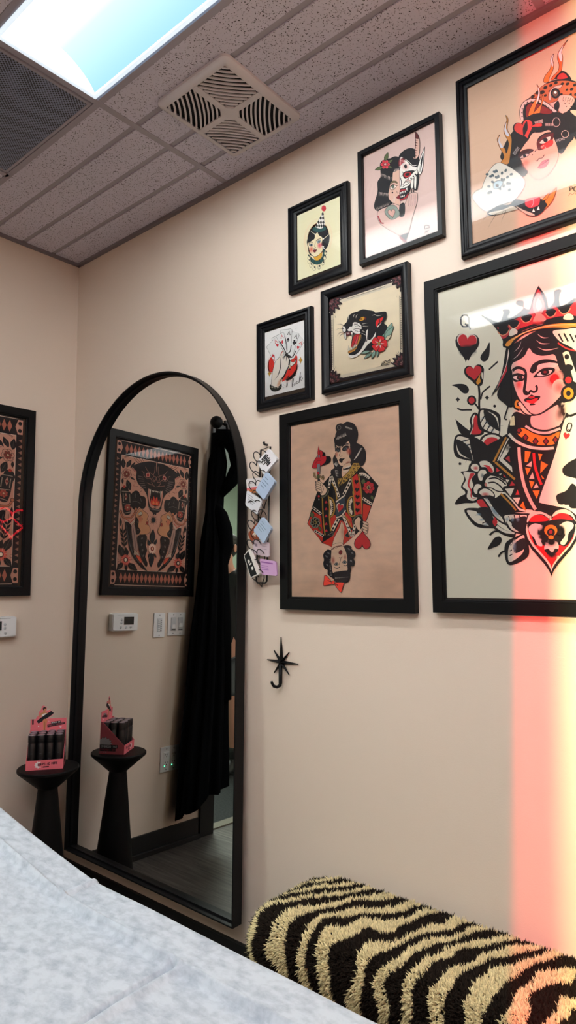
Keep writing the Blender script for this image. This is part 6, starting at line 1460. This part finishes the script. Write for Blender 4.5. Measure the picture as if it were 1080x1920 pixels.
prism(bm, [(-.045+x, .168+z) for x, z in ((0, -.002), (-.004, .006), (.006, .016), (.008, .030), (.016, .040), (.018, .052), (.026, .054), (.032, .048), (.030, .036), (.040, .034), (.050, .037), (.055, .028), (.040, .014), (.034, -.002))], BDp/2-.0018, BDp/2-.0004)
obj('cutout_backing', bm, M_pink, t)
M_tube = mat('black_tube', '0d0e12', .35); M_cap = mat('cap_top_sheen', '9a8a96', .3); M_tlabel = mat('tube_lettering', '3c3e46', .5)  # pinkish reflection on the black cap tops put into M_cap's colour
proto = thing('serum_tube', 'black tube in the front row of the pink display box', 'tube', (0, 0, 0), TH, 'black tubes in the display box')
bm = BM(); lathe(bm, [(.0001, 0), (.0145, 0), (.0152, .002), (.0152, .092), (.0140, .094), (.0140, .098)], n=24); pb = obj('tube_body', bm, M_tube, proto, autosmooth=.6)
bm = BM(); lathe(bm, [(.0152, .096), (.0155, .099), (.0155, .122), (.0142, .1245), (.0001, .1245)], n=24); pc = obj('cap', bm, M_tube, proto, autosmooth=.6)
bm = BM(); lathe(bm, [(.0001, .1247), (.0138, .1247), (.0138, .1249), (.0001, .1249)], n=24); pt = obj('cap_top', bm, M_cap, proto)
bm = BM()
for z, w in ((.036, .9), (.030, .6), (.058, .5)):
    for k in range(5):
        a = -PI/2+(k-2)*.16*w; bx(bm, (.01535*math.cos(a), .01535*math.sin(a), z), (.0018, .0006, .0022), rz=a+PI/2)
pl = obj('lettering', bm, M_tlabel, proto)
words = {0: 'front', 1: 'middle', 2: 'back'}
first = True
for r in range(3):
    for k in range(4):
        lx = (k-1.5)*.0328; ly = -BDp/2+.020+r*.0325
        wp = BX + Vector((math.cos(TH)*lx-math.sin(TH)*ly, math.sin(TH)*lx+math.cos(TH)*ly, .0021))
        if first: o = proto; first = False
        else:
            o = proto.copy(); COL.objects.link(o)
            for ch in (pb, pc, pt, pl): c = ch.copy(); COL.objects.link(c); c.parent = o
        o.location = wp
        o['label'] = '%s black tube in the %s row of the pink display box' % (('leftmost', 'second from left', 'third from left', 'rightmost')[k], words[r])

# ---------------------------------------------------------------- lights only seen in reflections
t = thing('neon_sign', 'red neon outline sign on the far wall, reflected in the left print', 'neon sign', (RIGHT-.001, -1.84, 1.80), -PI/2)
M_neon = mat('red_neon', 'ff2030', .4, emit='ff1c30', estr=26)
bm = BM()
tube(bm, [(.15*math.sin(a)**3*1.2, -.035, .16+.011*(13*math.cos(a)-5*math.cos(2*a)-2*math.cos(3*a)-math.cos(4*a))) for a in [2*PI*k/48 for k in range(48)]], .011, 8, closed=True)
tube(bm, [(-.20, -.035, .22), (-.1, -.035, .14), (0, -.035, .20), (.1, -.035, .12), (.2, -.035, .18)], .010, 8)
obj('neon_tube', bm, M_neon, t, autosmooth=2)
bm = BM(); bx(bm, (0, -.008, .16), (.46, .012, .34), bev=.004); obj('backing_panel', bm, M_dark, t)
t = thing('pendant_bulb', 'clear filament bulb hanging on a cord from the ceiling', 'pendant lamp', (1.04, -2.5, H))
bm = BM(); tube(bm, [(0, 0, -.002), (0, 0, -.36)], .003, 8); obj('cord', bm, M_dark, t)
bm = BM(); lathe(bm, [(.0001, -.36), (.016, -.362), (.017, -.40), (.014, -.405)], n=20); obj('socket', bm, M_black, t, autosmooth=.6)
mg = bpy.data.materials.new('thin_bulb_glass'); mg.use_nodes = True; nt = mg.node_tree; nt.nodes.clear()
o_ = nt.nodes.new('ShaderNodeOutputMaterial'); mx_ = nt.nodes.new('ShaderNodeMixShader'); tr_ = nt.nodes.new('ShaderNodeBsdfTransparent'); gl_ = nt.nodes.new('ShaderNodeBsdfGlossy'); gl_.inputs['Roughness'].default_value = .05
mx_.inputs[0].default_value = .1; nt.links.new(tr_.outputs[0], mx_.inputs[1]); nt.links.new(gl_.outputs[0], mx_.inputs[2]); nt.links.new(mx_.outputs[0], o_.inputs[0])
bm = BM(); lathe(bm, [(.013, -.405), (.016, -.42), (.030, -.455), (.033, -.475), (.028, -.498), (.014, -.512), (.0001, -.515)], n=28); obj('bulb_glass', bm, mg, t, autosmooth=2)
bm = BM()
for k in range(6):
    a = k*PI/3; tube(bm, [(.008*math.cos(a), .008*math.sin(a), -.43), (.012*math.cos(a), .012*math.sin(a), -.485)], .005, 8)
obj('filament', bm, mat('glowing_filament', 'ffd9a0', .4, emit='ffe2b0', estr=30), t)

# ---------------------------------------------------------------- person standing in the far room beyond the doorway
def skin_body(name, V, E, R, m, parent, sub=2, root=0):
    me = bpy.data.meshes.new(name); me.from_pydata(V, E, []); o = bpy.data.objects.new(name, me); COL.objects.link(o); o.parent = parent
    md = o.modifiers.new('skin', 'SKIN'); md.use_smooth_shade = True; md.branch_smoothing = .3
    if not me.skin_vertices: 
        bpy.context.view_layer.objects.active = o
    for i, r in enumerate(R):
        sv = me.skin_vertices[0].data[i]; sv.radius = r if isinstance(r, tuple) else (r, r); sv.use_root = (i == root)
    s = o.modifiers.new('smooth', 'SUBSURF'); s.levels = sub; s.render_levels = sub
    me.materials.append(m); return o
person = thing('person', 'person in black top and grey shorts standing beyond the doorway, seen in the mirror', 'person', (-.86, -1.835, 0.001), math.radians(165))
M_skin = mat('skin', 'b98674', .55); M_hair = mat('dark_hair', '15110f', .6); M_top = mat('black_top', '0a0b0f', .8); M_short = mat('grey_shorts', '5c6068', .8); M_shoe = mat('black_shoe', '0d0d0f', .5)
V = []; E = []; R = []
def chain(pts, start=None):
    prev = start
    for x, y, z, r in pts:
        V.append((x, y, z)); R.append(r); i = len(V)-1
        if prev is not None: E.append((prev, i))
        prev = i
    return prev
chain([(0, 0, .90, (.125, .095))]); c1 = chain([(0, .0, 1.08, (.115, .085)), (0, 0, 1.25, (.135, .09)), (0, .01, 1.36, (.10, .07))], 0)
nk = chain([(0, .005, 1.44, (.052, .052)), (0, -.005, 1.50, (.055, .062)), (0, -.012, 1.565, (.072, .088)), (0, -.008, 1.62, (.068, .082)), (0, -.005, 1.645, (.04, .05))], c1)
for s in (-1, 1):
    lg = chain([(s*.09, 0, .82, .082), (s*.10, -.005, .64, .068), (s*.105, -.012, .48, .052), (s*.105, .0, .34, .052), (s*.105, .01, .20, .036), (s*.105, .015, .09, .034)], 0)
    chain([(s*.108, -.03, .045, (.036, .03)), (s*.115, -.12, .03, (.038, .022)), (s*.118, -.17, .026, (.03, .016))], lg)
    ar = chain([(s*.155, .01, 1.345, .052), (s*.205, .012, 1.25, .044), (s*.235, .015, 1.10, .038), (s*.245, -.01, 1.04, .034), (s*.25, -.05, .90, .028), (s*.25, -.065, .82, (.016, .024)), (s*.25, -.075, .775, (.012, .034))], c1)
    for k, (dy, L) in enumerate(((-.028, .072), (-.010, .080), (.009, .075), (.026, .058))):
        chain([(s*.25, -.078+dy, .752, .0085), (s*.247, -.084+dy, .752-L*.5, .008), (s*.237, -.086+dy, .752-L, .0065)], ar)
    chain([(s*.248, -.110, .785, .010), (s*.246, -.132, .755, .009), (s*.240, -.138, .73, .0075)], ar-1)
skin_body('body', V, E, R, M_skin, person)
V = []; E = []; R = []
chain([(0, 0, .76, (.165, .12))]); c1 = chain([(0, 0, .95, (.145, .11)), (0, 0, 1.12, (.135, .105)), (0, 0, 1.27, (.155, .11)), (0, .01, 1.36, (.12, .085)), (0, .005, 1.415, (.068, .066))], 0)
for s in (-1, 1): chain([(s*.165, .01, 1.35, .066), (s*.215, .012, 1.24, .06), (s*.232, .014, 1.13, .062)], c1-1)
skin_body('black_top', V, E, R, M_top, person)
V = []; E = []; R = []
chain([(0, 0, .86, (.15, .115))])
for s in (-1, 1): chain([(s*.085, 0, .76, .10), (s*.10, -.003, .62, .092), (s*.104, -.008, .50, .085)], 0)
skin_body('shorts', V, E, R, M_short, person)
for s in (-1, 1):
    V = []; E = []; R = []
    chain([(s*.105, .03, .055, (.045, .05)), (s*.108, -.03, .05, (.046, .045)), (s*.115, -.11, .035, (.046, .034)), (s*.118, -.175, .028, (.036, .024))]); q = chain([(s*.105, .014, .13, .045), (s*.105, .012, .19, .046)], 0)
    skin_body('boot', V, E, R, M_shoe, person)
# hair: cap over the skull down to the nape
bm = BM(); bmesh.ops.create_uvsphere(bm, u_segments=32, v_segments=20, radius=1)
for v in list(bm.verts):
    if v.co.y < -.42 and v.co.z < .45: bm.verts.remove(v)
for v in bm.verts:
    n_ = 1+.05*noise.noise(v.co*4); v.co = Vector((v.co.x*.084*n_, .012+v.co.y*.103*n_, 1.60+v.co.z*.088*n_ - (.02 if v.co.z < -.3 else 0)))
obj('hair', bm, M_hair, person, autosmooth=2, recalc=False)
for s in (-1, 1):
    bm = BM(); bmesh.ops.create_uvsphere(bm, u_segments=16, v_segments=10, radius=1, matrix=Matrix.Translation((s*.086, -.012, 1.563)) @ Matrix.Diagonal((.010, .018, .030, 1))); obj('ear', bm, M_skin, person, autosmooth=2)
    bm = BM(); bmesh.ops.create_uvsphere(bm, u_segments=14, v_segments=10, radius=.012, matrix=Matrix.Translation((s*.030, -.098, 1.572))); obj('eye', bm, mat('eye_white', 'e8e4e0', .2), person, autosmooth=2)
    bm = BM(); tube(bm, [(s*.048, -.092, 1.594), (s*.03, -.103, 1.60), (s*.014, -.105, 1.596)], .003, 6); obj('eyebrow', bm, M_hair, person, autosmooth=2)
bm = BM(); lathe(bm, [(.003, .03), (.008, .015), (.012, 0), (.009, -.006), (.001, -.008)], n=12); bmesh.ops.transform(bm, matrix=Matrix.Translation((0, -.108, 1.548)), verts=bm.verts); obj('nose', bm, M_skin, person, autosmooth=2)
bm = BM(); tube(bm, [(-.022, -.098, 1.518), (0, -.106, 1.519), (.022, -.098, 1.518)], .004, 8, rads=[.001, .005, .001]); obj('mouth', bm, mat('lips', '9a5048', .5), person, autosmooth=2)
